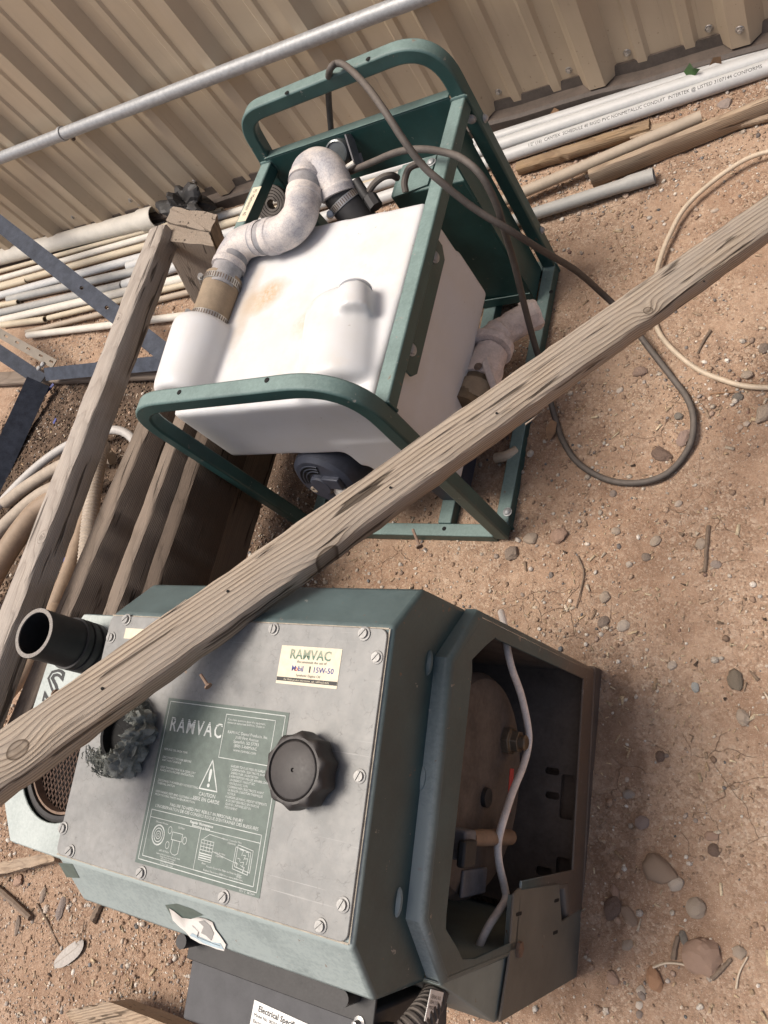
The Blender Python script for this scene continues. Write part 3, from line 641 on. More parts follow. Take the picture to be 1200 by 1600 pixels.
npl = dpl.cross(e1)
for (x0_, y0_, x1_, y1_, wd_) in ((398, 872, 432, 848, .0016), (655, 700, 712, 662, .0020), (560, 770, 596, 748, .0014), (250, 966, 292, 938, .0015), (820, 662, 852, 642, .0014), (905, 533, 948, 506, .0016)):
    A, B = Vector(plank_on(x0_, y0_)), Vector(plank_on(x1_, y1_)); d_ = (B - A).normalized(); sdv = d_.cross(npl)
    part('splinter', MB().add([A, A + sdv * wd_, B + npl * .0032, B + sdv * wd_ * .4 + npl * .0030, A - npl * .002, A + sdv * wd_ - npl * .002], [(0, 1, 3, 2), (0, 2, 4), (1, 5, 3), (2, 3, 5, 4)]), MT['plank'], plank)
for (x, y) in ((356, 924), (610, 762), (776, 646), (160, 1076), (1100, 440)):
    p = Vector(plank_on(x, y)); part('nail_hole', MB().lathe([(.0017, 0), (.0015, .0007), (.0001, .0007)], Matrix.Translation(p + npl * .0002) @ npl.to_track_quat('Z', 'Y').to_matrix().to_4x4(), 9, False), MT['void'], plank)

# ================================================================== PIPES on the ground
TXT_END = (1192, 112)
def gp(px_, py_, r): return gxy(px_, py_, r)
def ground_pipe(label, p, q, r, m, bell=None, ext0=0.0, ext1=0.0, group=None, zoff=0.0, name='plastic_pipe', closed=False, marks=None, z=None):
    zz = (r + 0.003 + zoff) if z is None else z
    A = pz(*p, zz); B = pz(*q, zz); d_ = (B - A) / np.linalg.norm(B - A); A = A - d_ * ext0; B = B + d_ * ext1
    mb = MB().pipe(A, B, r, 0.0028, 18, bell); mb.pipe(A + d_ * .001, A, r * .999, .0028, 18)
    o = root(name, label, 'pipe', loc=A, group=group) if marks else None
    if marks:
        part('tube', mb, m, o); mtx = MB(); L = np.linalg.norm(B - A)
        for (s, size, tpx, ang) in marks:
            P_ = pz(*tpx, zz); t0 = (P_ - A) @ d_; base = MB(); text_into(base, s, size, Matrix.Identity(4)); wl = max(v_[0] for v_ in base.v); want = (pz(*TXT_END, zz) - P_) @ d_; base.v = [(v_[0] * want / wl, v_[1], v_[2]) for v_ in base.v]
            up_ = np.array([0, 0, 1.0]); side = np.cross(up_, d_)
            for k, vv in enumerate(base.v):
                w_ = ang + (vv[1] - size * .35) / (r + .0003)
                pnt = A + d_ * (t0 + vv[0]) + (r + .00035) * (up_ * math.cos(w_) + side * math.sin(w_)); base.v[k] = tuple(pnt)
            mtx.add(base.v, base.f)
        part('printed_text', mtx, MT['black_ink'], o, fixn=False)
        return o
    return solo(name, label, 'pipe', mb, m, origin=A, group=group)
G1 = 'plastic pipes lying along the foot of the wall'
ground_pipe('light grey conduit, rearmost of the three beside the wall at right', (785, 211), (1180, 87), .0125, MT['pvc_grey'], ext0=.45, ext1=.6, group=G1)
ground_pipe('plain light grey conduit between the rearmost one and the printed one', (795, 222), (1195, 91), .0155, MT['pvc_grey'], ext0=1.35, ext1=.6, group=G1)
ground_pipe('light grey conduit with black printed lettering, frontmost of three by the wall', (800, 241), (1195, 108), .0155, MT['pvc_grey'], ext0=1.35, ext1=.5, group=G1,
            marks=[('1/2" (16)  CANTEX  SCHEDULE 40 RIGID PVC NONMETALLIC CONDUIT  INTERTEK @ LISTED 3107144 CONFORMS', 0.0105, (828, 234), -0.40)])
ground_pipe('thin tan pipe ending in front of the printed conduit', (828, 296), (1096, 182), .0125, MT['pvc_tan'], ext0=.25, zoff=.012, group=G1)
ground_pipe('short grey pipe with a flared socket end on open dirt', (848, 330), (1022, 274), .0135, MT['pvc_dull'], bell=.05, ext0=.25, group=G1)
G2 = 'plastic pipes heaped on the ground left of the machines'
LP = [('thick white pipe with a wide open socket beside the timber posts', (0, 402), (245, 338), .030, 'pvc_white', .075, .9, 0, .012),
      ('thin cream pipe just below the thick white pipe', (0, 424), (232, 360), .0085, 'pvc_cream', None, .9, .35, .006),
      ('pale grey pipe, second below the thick white pipe', (0, 436), (228, 371), .0115, 'pvc_white', None, .9, .7, .0),
      ('bright cream pipe, third below the thick white pipe', (0, 447), (222, 386), .0125, 'pvc_cream', None, .9, 1.2, .0),
      ('short cream stub with a dark open end at the left edge', (0, 449), (42, 438), .0115, 'pvc_cream', None, .5, 0, .0),
      ('grey pipe with speckled print passing behind the steel strap', (0, 462), (222, 402), .0145, 'pvc_grey', None, .9, .25, .004),
      ('dull grey pipe below the speckled one', (14, 468), (212, 424), .0145, 'pvc_dull', None, 0, .3, .0),
      ('grey pipe with an open black end beside the timber beam', (0, 489), (192, 446), .0145, 'pvc_dull', None, .9, 0, .0),
      ('white pipe below the open black end', (0, 501), (196, 456), .014, 'pvc_white', None, .7, .42, .0),
      ('short cream stub with an open end at the centre of the heap', (26, 505), (71, 499), .0115, 'pvc_cream', None, .1, 0, .0),
      ('short cream stub at the left edge below the printed pipe', (0, 477), (29, 472), .0105, 'pvc_cream', None, .4, 0, .0),
      ('thin tan pipe, next to frontmost of the heap', (42, 519), (180, 485), .009, 'pvc_tan', None, 0, .45, .0),
      ('cream pipe lying between the white pipe and the thin tan one', (76, 497), (178, 472), .0095, 'pvc_cream', None, 0, .5, .0),
      ('white pipe, frontmost of the heap, with bare dirt in front', (44, 524), (172, 508), .0115, 'pvc_white', None, 0, .85, .0)]
for (lab, p, q_, r, m, bell, e0, e1_, zo) in LP: ground_pipe(lab, p, q_, r, MT[m], bell, e0, e1_, G2, zo)

# wood strips among the conduits
def gboard(name, label, p, q_, wdt, hgt, m, zt, cat='board', ext0=0, ext1=0, roll=0.0, seed=0, group=None, zt2=None):
    A = pz(*p, zt); B = pz(*q_, zt if zt2 is None else zt2); d_ = (B - A) / np.linalg.norm(B - A)
    return board_between(name, label, cat, A - d_ * ext0, B + d_ * ext1, wdt, hgt, m, roll, seed=seed, group=group)
gboard('wood_strip', 'orange brown wooden strip under the printed conduit', (806, 258), (1014, 191), .026, .022, MT['wood_o'], .027, seed=21)
gboard('wood_lath', 'grey wooden lath lying in front of the tan pipe', (918, 268), (1200, 152), .016, .042, MT['wood_e'], .044, ext1=.4, seed=22)
gboard('wood_offcut', 'short flat wood offcut behind the tan pipe', (986, 206), (1060, 194), .030, .016, MT['wood_e'], .018, seed=23)
gboard('wood_offcut', 'small wood offcut at the right edge under the lath', (1152, 187), (1200, 174), .03, .014, MT['wood_e'], .016, ext1=.05, seed=24)

# ================================================================== left timber stack
G3 = 'old timbers stacked beside the white tank machine'
def beam(name, label, p, q_, z0, z1, wdt, hgt, m, roll=0.0, ext0=0, ext1=0, seed=0, chew=.0012):
    A = pz(*p, z0); B = pz(*q_, z1); d_ = (B - A) / np.linalg.norm(B - A)
    return board_between(name, label, 'timber', A - d_ * ext0, B + d_ * ext1, wdt, hgt, m, roll, group=G3, seed=seed, chew=chew)
beam('timber_beam', 'silvered square timber lit along its left face, leftmost of the stack', (22, 930), (245, 354), .47, .42, .049, .052, MT['wood_b'], 0.05, ext0=.25, seed=31)
beam('timber_board', 'brown board on edge next to the silvered timber', (100, 950), (285, 520), .40, .36, .044, .28, MT['wood_c'], 0.0, ext0=.3, ext1=.04, seed=32)
beam('timber_board', 'middle brown board on edge, half hidden by the green frame', (172, 950), (300, 600), .385, .345, .034, .26, MT['wood_c'], 0.0, ext0=.3, ext1=.1, seed=33)
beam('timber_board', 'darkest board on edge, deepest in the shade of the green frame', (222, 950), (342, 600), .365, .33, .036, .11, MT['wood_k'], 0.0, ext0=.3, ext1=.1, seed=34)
def post(label, top4, zt, drop):
    A = [Vector(pz(x, y, zt)) for x, y in top4]; c_ = sum(A, Vector()) / 4
    cx, cy = sum(p[0] for p in top4) / 4, sum(p[1] for p in top4) / 4
    bot = Vector(pz(cx + drop[0], cy + drop[1], -.01)); ax_ = (bot - c_); x = -ax_.normalized(); y = (A[3] - A[0]); y = (y - x * y.dot(x)).normalized()
    Mw = frame((c_ + bot) / 2, x, y); inv = Mw.inverted(); mb = MB(); nseg = 14; r_ = np.random.default_rng(int(cx)); n = 6
    ring = []
    for i in range(4):
        for t in np.linspace(0.04, .96, n): ring.append(A[i] * (1 - t) + A[(i + 1) % 4] * t)
    N_ = len(ring); v = []
    for k in range(nseg + 1):
        for q in ring: v.append(inv @ (q + ax_ * (k / nseg) + Vector(r_.normal(size=3) * .0009)))
    v.append(inv @ (c_ + Vector((0, 0, .0015))))
    mb.add(v, [(k * N_ + i, (k + 1) * N_ + i, (k + 1) * N_ + (i + 1) % N_, k * N_ + (i + 1) % N_) for k in range(nseg) for i in range(N_)] + [(i, (i + 1) % N_, len(v) - 1) for i in range(N_)])
    o = part('timber_post', mb, MT['wood_d'], None, local=True, M=Mw, ang=35); o['label'] = label; o['category'] = 'timber'; o['group'] = G3
post('grey timber post with rough end grain, rear one of the pair', ((259, 346), (268, 322), (339, 335), (329, 362)), .40, (50, 125))
post('grey timber post with rough end grain, front one of the pair', ((249, 375), (259, 349), (328, 364), (334, 385)), .396, (50, 118))

# ================================================================== steel rack at the left edge
rack = root('steel_rack', 'blue black angle iron rack frame with punched holes at left edge', 'rack', loc=pz(66, 580, .06))
def bar(p, q_, z0, z1, wdt, thk, m, name='bar', ext0=0, ext1=0, flange=None, holes=(), yaw=None):
    A = Vector(pz(*p, z0)); B = Vector(pz(*q_, z1)); x = (B - A).normalized(); A -= x * ext0; B += x * ext1
    view = (Vector(O) - (A + B) / 2).normalized() if yaw is None else Vector(yaw)
    y = view.cross(x).normalized(); z = x.cross(y); Mw = frame(A, x, y); L = (B - A).length
    mb = MB(); xs_ = [0]; hs = sorted(holes)
    if not hs: mb.box((0, -wdt / 2, -thk), (L, wdt / 2, 0), Mw)
    else:
        me_ = bmesh.new()
        def loop(pts): return [me_.verts.new((p_[0], p_[1], 0)) for p_ in pts]
        loops = [[(0, -wdt / 2), (L, -wdt / 2), (L, wdt / 2), (0, wdt / 2)]]
        for (hx, hy, hl, hw) in hs:
            loops.append([(hx + (hl - hw) * (0.5 if math.cos(t) > 0 else -0.5) + hw * math.cos(t), hy + hw * math.sin(t)) for t in np.linspace(0, 2 * math.pi, 13)[:-1]])
        es = []
        for lp in loops:
            vs = loop(lp); es += [me_.edges.new((vs[i], vs[(i + 1) % len(vs)])) for i in range(len(vs))]
        bmesh.ops.triangle_fill(me_, use_beauty=True, use_dissolve=False, edges=es)
        ext = bmesh.ops.extrude_face_region(me_, geom=list(me_.faces))
        bmesh.ops.translate(me_, verts=[g for g in ext['geom'] if isinstance(g, bmesh.types.BMVert)], vec=(0, 0, -thk))
        me_.verts.index_update(); mb.add([Mw @ v.co for v in me_.verts], [tuple(v.index for v in f_.verts) for f_ in me_.faces]); me_.free()
    if flange: mb.box((0, flange[0], -flange[1]), (L, flange[0] + thk, 0.0001), Mw)
    return part(name, mb, m, rack)
bar((0, 350), (258, 552), .30, .10, .052, .003, MT['rack'], 'brace_strap', .4, .12, holes=((.4 + .52, 0, .012, .0055), (.4 + .66, 0, .012, .0055)))
bar((0, 521), (80, 566), .16, .08, .030, .003, MT['rackhole'], 'punched_angle', .4, .015, holes=[(.4 + t, 0.002, .014, .0035) for t in (.03, .085, .14, .20, .25)])
bar((0, 551), (62, 592), .14, .05, .046, .003, MT['rack'], 'angle_bar', .4, .01, flange=(.02, .02))
bar((70, 585), (262, 566), .07, .07, .040, .003, MT['rack'], 'cross_bar', .0, .2, flange=(-.02, .02))
bar((60, 596), (-20, 770), .06, .03, .070, .004, MT['rack'], 'rack_leg', .0, .3, flange=(.031, .03))
for p in ((62, 576), (68, 570)):
    c = Vector(pz(*p, .085)); part('bolt', MB().lathe([(.0001, 0), (.009, 0), (.009, .005), (.006, .008), (.0001, .008)], Matrix.Translation(c), 6, False), MT['galv'], rack)
gboard('ground_board', 'weathered board lying flat under the steel rack', (0, 590), (262, 577), .05, .02, MT['wood_c'], .028, ext0=.4, ext1=.3, seed=55)

# hoses under the timbers
def hose(label, pts, r, m, ribs=0.0, name='hose', cat='hose', group=None, k=10, n=12, stuff=False):
    P = catmull([pz(x, y, z) for (x, y, z) in pts], k)
    if ribs:
        Q = []; L = 0; rad = []
        for i in range(len(P) - 1):
            seg = np.linalg.norm(P[i + 1] - P[i]); nn_ = max(1, int(seg / ribs))
            for j in range(nn_): Q.append(P[i] + (P[i + 1] - P[i]) * j / nn_); rad.append(r * (1.0 if len(Q) % 2 else 0.9))
        P = Q; r = rad
    return solo(name, label, cat, MB().tube(P, r, n), m, origin=P[0], group=group)
G4 = 'old hoses tangled beneath the timbers'
hose('thin dull white hose curving behind the silvered timber', [(-40, 845, .03), (0, 788, .04), (50, 736, .05), (100, 699, .05), (150, 678, .05), (182, 672, .045), (206, 684, .03), (222, 716, .02)], .0125, MT['hoseclear'], group=G4)
hose('grey tan hose with a cut end, upper of two at left edge', [(8, 786, .04), (45, 758, .05), (95, 728, .06), (140, 712, .06), (175, 716, .04)], .018, MT['hosegrey'], group=G4)
hose('fat grey tan hose below the cut one at left edge', [(-30, 865, .05), (10, 818, .06), (60, 775, .07), (100, 758, .07), (150, 752, .05)], .019, MT['hosegrey'], group=G4)
hose('wide tan hose bulging out at the lower left edge', [(-40, 960, .06), (0, 880, .07), (40, 820, .07), (70, 790, .06), (110, 770, .05)], .030, MT['hosetan'], group=G4)
hose('upright ribbed tan hose between silvered timber and brown board', [(128, 960, .06), (134, 880, .09), (142, 800, .11), (152, 730, .10), (162, 694, .08)], .021, MT['hosegrey'], ribs=.004, group=G4)
hose('smooth tan hose running beside the ribbed one', [(60, 1000, .1), (88, 940, .10), (112, 880, .09), (130, 820, .08), (146, 770, .06)], .019, MT['hosetan'], group=G4)
hose('orange tan hose below the black hose mouth', [(-20, 1120, .16), (12, 1080, .17), (40, 1046, .17), (66, 1000, .15), (88, 950, .12)], .020, MT['hosetan'], group=G4)
for i, (p, q_) in enumerate((((66, 622), (84, 600)), ((84, 662), (88, 654)), ((30, 756), (44, 738)), ((46, 742), (58, 736)), ((94, 880), (104, 872)))):
    A, B = pz(*p, .012), pz(*q_, .015)
    solo('plastic_scrap', ['blue plastic scrap on dark mulch under the rack crossbar', 'smaller blue plastic scrap between rack leg and silvered timber', 'blue plastic scrap behind the thin white hose', 'blue plastic shard lying against the thin white hose', 'blue plastic scrap beside the tan hose'][i], 'scrap',
         MB().box((0, -.004, 0), (np.linalg.norm(B - A), .004, .002), frame(A, Vector(B - A), Vector((.3, 1, .2)))), MT['blue_ink'], origin=A)

# ================================================================== MACHINE 1 : white tank unit
m1 = root('vacuum_unit', 'green framed machine with white plastic tank standing against the wall side', 'machine', loc=(-.81, .77, 0))
T = 0.027
def sqtube(pts, s, closed=False):
    """square tube swept along a path lying in a plane; pts 3D"""
    P = [np.array(p, float) for p in pts]; m = len(P)
    nrm = None
    for i in range(m - 2):
        c = np.cross(P[i + 1] - P[i], P[i + 2] - P[i + 1])
        if np.linalg.norm(c) > 1e-7: nrm = c / np.linalg.norm(c); break
    if nrm is None:
        d_ = P[1] - P[0]; nrm = np.cross(d_, [0, 0, 1.0]); nrm = np.array([0, 1.0, 0]) if np.linalg.norm(nrm) < 1e-6 else nrm / np.linalg.norm(nrm)
    v = []
    for k in range(m):
        t0 = P[k] - P[k - 1] if k else P[1] - P[0]; t1 = P[k + 1] - P[k] if k < m - 1 else t0
        t0 = t0 / np.linalg.norm(t0); t1 = t1 / np.linalg.norm(t1); t_ = t0 + t1; t_ /= np.linalg.norm(t_)
        sd = np.cross(nrm, t_); sc_ = 1 / max(.5, t_ @ t0)
        for (a_, b_) in ((-1, -1), (1, -1), (1, 1), (-1, 1)): v.append(P[k] + sd * a_ * s / 2 * sc_ + nrm * b_ * s / 2)
    f = [(k * 4 + i, k * 4 + (i + 1) % 4, (k + 1) * 4 + (i + 1) % 4, (k + 1) * 4 + i) for k in range(m - 1) for i in range(4)]
    f += [(3, 2, 1, 0), tuple((m - 1) * 4 + i for i in range(4))]
    return MB().add(v, f)
def rounded(pts, rad, k=8):
    P = [np.array(p, float) for p in pts]; out = [P[0]]
    for i in range(1, len(P) - 1):
        a_ = P[i - 1] - P[i]; b_ = P[i + 1] - P[i]; la, lb = np.linalg.norm(a_), np.linalg.norm(b_); a_ /= la; b_ /= lb
        r_ = rad[i - 1] if hasattr(rad, '__len__') else rad
        ang = math.acos(np.clip(a_ @ b_, -1, 1)); dd = min(r_ / math.tan(ang / 2), la * .49, lb * .49)
        s_, e_ = P[i] + a_ * dd, P[i] + b_ * dd
        for j in range(k + 1):
            t = j / k; out.append((1 - t) ** 2 * s_ + 2 * t * (1 - t) * P[i] + t * t * e_)
    out.append(P[-1]); return out
FY, RY, ZT = 0.472, 1.066, 0.444           # front loop plane, rear loop plane, centre height of the side rails
xl, xr, ZL = -1.024, -0.588, 0.538
fr = MT['green']
part('front_loop', sqtube(rounded([(xl + .004, FY, .013), (xl, FY, ZL), (xr, FY, ZL), (xr + .002, FY, .013)], (.085, .100), 14), .0265), fr, m1, bevel=.0035)
part('base_rail', sqtube([(xl + .0172, FY, .0132), (xr - .0113, FY, .0132)], .0255), fr, m1, bevel=.002)
part('base_rail', sqtube([(xr, FY + .0132, .0131), (xr, RY, .0131)], .026), fr, m1, bevel=.002)
part('base_rail', sqtube([(xl + .004, FY + .0132, .0131), (xl + .012, RY, .0131)], .026), fr, m1, bevel=.002)
part('base_rail', sqtube([(xl + .025, RY, .0133), (xr - .0131, RY, .0133)], .0255), fr, m1, bevel=.002)
part('cross_rail', sqtube([(-.705, FY + .0128, .0136), (-.705, RY - .0128, .0136)], .028), fr, m1, bevel=.002)
part('rear_loop', sqtube(rounded([(xl + .012, RY + .005, .026), (-1.022, RY + .004, .40), (-.990, RY + .003, .552), (-.588, RY + .003, .556), (xr, RY + .005, .40), (xr, RY + .005, .026)], (.12, .062, .090, .05), 12), .0265), fr, m1, bevel=.0035)
part('top_rail', sqtube([(-.588, FY + .0136, ZT), (-.588, RY - .011, ZT)], .026), fr, m1, bevel=.003)
part('top_rail', sqtube([(-1.028, .80, ZT), (-1.006, RY - .011, ZT)], .026), fr, m1, bevel=.003)
part('rear_panel', MB().box((-1.004, RY - .012, .366), (-.602, RY - .0085, .4625)).box((-1.004, RY - .0122, .4627), (-.602, RY + .006, .466)), MT['green_in'], m1, bevel=.0008)
mb = MB().prism([(-.758, RY - .014), (-.758, .985), (-.606, .978), (-.606, RY - .014)], .034, .362)
part('rear_box', mb, MT['green_in'], m1, bevel=.003)
part('rear_side_sheet', MB().box((-.6045, .975, .03), (-.6015, RY - .014, .40)), MT['green_in'], m1)
part('rear_apron', MB().box((-1.01, RY - .0115, .03), (-.76, RY - .0085, .16)), MT['green_in'], m1)
rw = np.random.default_rng(12)
for (cx, cy, cz, hx, hy, hz) in ((-.588, FY + .0142, ZT, .0135, 0, .0135), (-.588, RY - .0105, ZT, .0135, 0, .0135), (-1.006, RY - .0105, ZT, .0135, 0, .0135), (xr, FY + .0135, .0135, .0135, 0, .0135), (xr, RY - .001, .0135, .0135, 0, .0135)):
    P_ = []
    for a_ in np.linspace(0, 2 * math.pi, 29)[:-1]:
        sx_, sz_ = max(-1, min(1, 1.35 * math.cos(a_))), max(-1, min(1, 1.35 * math.sin(a_))); P_.append(np.array([cx + hx * sx_, cy, cz + hz * sz_]))
    part('weld_bead', MB().tube(P_ + [P_[0]], [float(.0023 + .0008 * rw.random()) for _ in range(29)], 6), MT['green'], m1)
def dome_bolt(c, nrm, r, parent, m=None, name='bolt'):
    Mw = Matrix.Translation(Vector(c)) @ Vector(nrm).to_track_quat('Z', 'Y').to_matrix().to_4x4()
    return part(name, MB().lathe([(.0001, 0), (r * 1.25, 0), (r * 1.25, .001), (r, .0015), (r * .9, .004), (r * .5, .006), (.0001, .0065)], Mw, 14, False), m or MT['screw'], parent)
# support bracket under the right top rail
Yb0, Yb1, zb = .574, .816, .372
prof_b = [(Yb0, .431), (Yb0, zb + .012), (Yb0 + .012, zb), (Yb1 - .016, zb), (Yb1, zb + .016), (Yb1, .431)]
part('tank_bracket', MB().add([(-.5985, y_, z_) for (y_, z_) in prof_b] + [(-.6025, y_, z_) for (y_, z_) in prof_b], [(0, 1, 2, 3, 4, 5), (11, 10, 9, 8, 7, 6)] + [(i, (i + 1) % 6, 6 + (i + 1) % 6, 6 + i) for i in range(6)]), MT['green_in'], m1, bevel=.0008)
for y_ in (Yb0 + .036, Yb1 - .034): dome_bolt((-.5984, y_, .402), (1, 0, .3), .0085, m1, MT['galv'])
for (x, y) in ((758, 181), (850, 341)):
    p = ppl(x, y, (-.5746, 0, 0), (1, 0, 0)); dome_bolt((-.5746, min(p[1], RY + .01), p[2]), (1, 0, 0), .006, m1, MT['galv'])
for (x, y, z) in ((793, 800, .027), (807, 428, .027)): dome_bolt(pz(x, y, z), (0, 0, 1), .007, m1, MT['galv'])
def rail_holes(parent, pts, r=.0042):
    for p in pts: part('bolt_hole', MB().lathe([(r, 0), (r, .0006), (.0001, .0006)], Matrix.Translation(Vector(p)), 12, False), MT['void'], parent)
rail_holes(m1, [pz(280, 613, ZL + .0134), pz(417, 594, ZL + .0134), pz(448, 145, .5672), pz(575, 92, .5688), pz(861, 456, .0262), pz(694, 826, .0262)])
# caution strip on the left rail
nrm_l = Vector((0, 0, 1)); A = pz(402, 292, ZT + .0137); B = pz(377, 346, ZT + .0137); d_ = Vector(B - A).normalized()
Mst = frame(A, d_, Vector((1, 0, 0))); Ls = np.linalg.norm(B - A)
st = part('label_strip', MB().box((0, -.0115, -.0003), (Ls, .0115, 0), Mst), MT['sticker'], m1)
mb = MB(); text_into(mb, 'F2  Mechanizm  62', .0115, Mst @ Matrix.Translation((.006, -.004, .0004)), xs=Ls / .115); part('printed_text', mb, MT['black_ink'], st, fixn=False)

# tank: rotationally moulded body with two moulded tunnels
mb = MB().prism([(-1.036, .508), (-.616, .503), (-.612, .862), (-1.030, .884)], .282, .443)
mb.prism([(-.752, .502), (-.614, .502), (-.611, .868), (-.752, .87)], .200, .32)
mb.prism([(-.77, .5025), (-.74, .5025), (-.74, .868), (-.77, .868)], .232, .32)
mb.prism([(-.71, .502), (-.614, .502), (-.611, .645), (-.71, .645)], .150, .26)
c0 = pz(547, 600, .412); c1 = pz(553, 488, .412); ax = (c1 - c0) / np.linalg.norm(c1 - c0)
def capsule(mb, c0, c1, r, dk=.45):
    d_ = (c1 - c0); L = np.linalg.norm(d_); d_ /= L
    pts = [c0, c0 + d_ * .003, c0 + d_ * .012] + [c0 + d_ * t for t in np.linspace(.03, L - r * dk, 8)] + [c0 + d_ * (L - r * dk + r * dk * math.sin(a_)) for a_ in np.linspace(.25, 1.5, 6)]
    rad = [r * .8, r * .93, r] + [r] * 8 + [r * (1 - dk * (1 - math.cos(a_))) for a_ in np.linspace(.25, 1.5, 6)]
    mb.tube(pts, rad, 28)
c0[1] = .522; capsule(mb, c0, c1, .077, .32)
s_ = pz(554, 476, .468) - ax * .022; mb.tube([s_, s_ + ax * .03, s_ + ax * .050, s_ + ax * .0505], [.029, .0275, .027, .0245], 24)
d0 = pz(296, 600, .450); d1 = pz(322, 506, .458); d0[1] = .530; capsule(mb, d0, d1, .055, .36)
me = bpy.data.meshes.new('tank'); inv = WM[m1.name].inverted(); me.from_pydata([tuple(inv @ Vector(p)) for p in mb.v], [], mb.f); clean(me)
me.materials.append(MT['tank']); o = bpy.data.objects.new('tank', me); C.objects.link(o); o.parent = m1; WM[o.name] = WM[m1.name]
rm = o.modifiers.new('remesh', 'REMESH'); rm.mode = 'VOXEL'; rm.voxel_size = .004; rm.use_smooth_shade = True
sm = o.modifiers.new('smooth', 'SMOOTH'); sm.iterations = 17; sm.factor = .6
# cap neck lip
part('port_lip', MB().tube([s_ + ax * .049, s_ + ax * .0505, s_ + ax * .0515], [.0262, .0266, .024], 24), MT['tank'], o)

def pm(x, y, z): return pz(x, y, z - .018)
# pipe run over the tank
ZP = .492
rb = [pm(324, 511, .478), pm(350, 436, .484)]
dirb = (rb[1] - rb[0]) / np.linalg.norm(rb[1] - rb[0])
coup = part('rubber_coupling', MB().tube([rb[0] + dirb * t for t in (.0, .001, .003, .05, .098, .1)], [.0315, .0315, .033, .0325, .033, .0315], 28), MT['ruboff'], m1)
def clamp(c, d_, r, parent, scr=(0, 0, 1)):
    c = np.array(c, float); d_ = np.array(d_, float); d_ /= np.linalg.norm(d_)
    k = part('hose_clamp', MB().tube([c - d_ * .0065, c - d_ * .006, c + d_ * .006, c + d_ * .0065], [r, r + .0012, r + .0012, r], 30), MT['ssteel'], parent)
    s = np.array(scr, float); s -= d_ * (s @ d_); s /= np.linalg.norm(s); t_ = np.cross(d_, s); p = c + s * (r + .004)
    part('clamp_screw', MB().tube([p - t_ * .014, p - t_ * .008, p - t_ * .0079, p + t_ * .010, p + t_ * .0101, p + t_ * .016], [.0045, .0045, .0065, .0065, .0045, .0045], 10), MT['ssteel'], k)
    mb_ = MB()
    for a_ in np.linspace(0, 2 * math.pi, 46)[:-1]:
        rr = s * math.cos(a_) + t_ * math.sin(a_)
        if math.cos(a_) < .86:
            q0 = c + rr * (r + .0013); mb_.box((-.0045, -.0008, -.0001), (.0045, .0008, .0003), frame(q0, Vector(d_), Vector(np.cross(rr, d_))))
    part('clamp_slots', mb_, MT['iron'], k, fixn=False)
clamp(rb[0] + dirb * .012, dirb, .0331, m1, (-.75, -.1, .6)); clamp(rb[0] + dirb * .086, dirb, .0331, m1, (-.8, .1, .55))
def spline_dense(pts, k=10): return catmull(pts, k)
def fitting(name, pts, r, ends, m, collars=True, k=10):
    P = spline_dense(pts, k); rad = np.full(len(P), r)
    if collars:
        L = np.concatenate([[0], np.cumsum([np.linalg.norm(P[i + 1] - P[i]) for i in range(len(P) - 1)])])
        for i, l in enumerate(L):
            if l < ends or L[-1] - l < ends: rad[i] = r * 1.06
    n0 = P[0] - P[1]; n0 /= np.linalg.norm(n0)
    n1_ = P[-1] - P[-2]; n1_ /= np.linalg.norm(n1_); P = [P[0] + n0 * .0006, *P, P[-1] + n1_ * .0006]; rad = np.concatenate([[r * .80], rad, [r * .80]])
    return part(name, MB().tube(P, rad, 28), m, m1)
part('pipe_section', MB().tube([pm(345, 450, .488), pm(352, 430, .489), pm(368, 394, .491)], .0262, 26), MT['section'], m1)
fitting('pipe_elbow', [pm(356, 420, .489), pm(364, 400, .490), pm(378, 382, .492), pm(398, 374, .493), pm(412, 371, .494)], .0285, .012, MT['primer'])
part('pipe_section', MB().tube([pm(402, 373, .4935), pm(432, 368, .495)], .0285, 26), MT['section'], m1)
fitting('pipe_elbow', [pm(421, 370, .4945), pm(434, 367, .4952), pm(452, 358, .497), pm(468, 338, .499), pm(474, 312, .501), pm(476, 301, .502)], .0300, .014, MT['primer'])
part('pipe_section', MB().tube([pm(475, 305, .5015), pm(479, 282, .503)], .0292, 26), MT['section'], m1)
fitting('pipe_elbow', [pm(479, 287, .503), pm(481, 276, .503), pm(485, 266, .503), pm(499, 259, .500), pm(514, 268, .492), pm(524, 290, .478), pm(530, 306, .466)], .0305, .012, MT['primer'])
q0, q1 = pm(524, 294, .474), pm(560, 342, .425); dq = (q1 - q0) / np.linalg.norm(q1 - q0)
part('rubber_coupling', MB().tube([q0 + dq * t for t in (0.008, .01, .07, .13)], [.029, .0305, .030, .030], 26), MT['rubber'], m1)
clamp(q0 + dq * .028, dq, .0306, m1, (-.6, -.6, .1))
# small fittings behind the tank
def rod(name, pts, r, m, n=10, k=6): return part(name, MB().tube(catmull([pm(*p) for p in pts], k), r, n), m, m1)
rod('barb_fitting', [(513, 262, .497), (523, 264, .493), (531, 268, .488)], .0065, MT['brass']); rod('valve_knob', [(518, 258, .496), (526, 262, .494), (531, 268, .49)], .0095, MT['rubber'])
rod('air_tube', [(532, 268, .488), (544, 260, .486), (553, 254, .486)], .0042, MT['pvc_white'], 10); rod('air_tube', [(530, 272, .484), (543, 284, .472), (553, 290, .462)], .0042, MT['hoseclear'], 10)
rod('tee_fitting', [(549, 286, .465), (554, 292, .458)], .0085, MT['brass'], 8, 2)
rod('cable_gland', [(556, 282, .47), (566, 298, .458), (573, 308, .45)], .0085, MT['rubber'], 12, 4)
rod('cable_gland', [(578, 308, .452), (584, 318, .446), (588, 324, .442)], .0125, MT['rubber'], 8, 2)
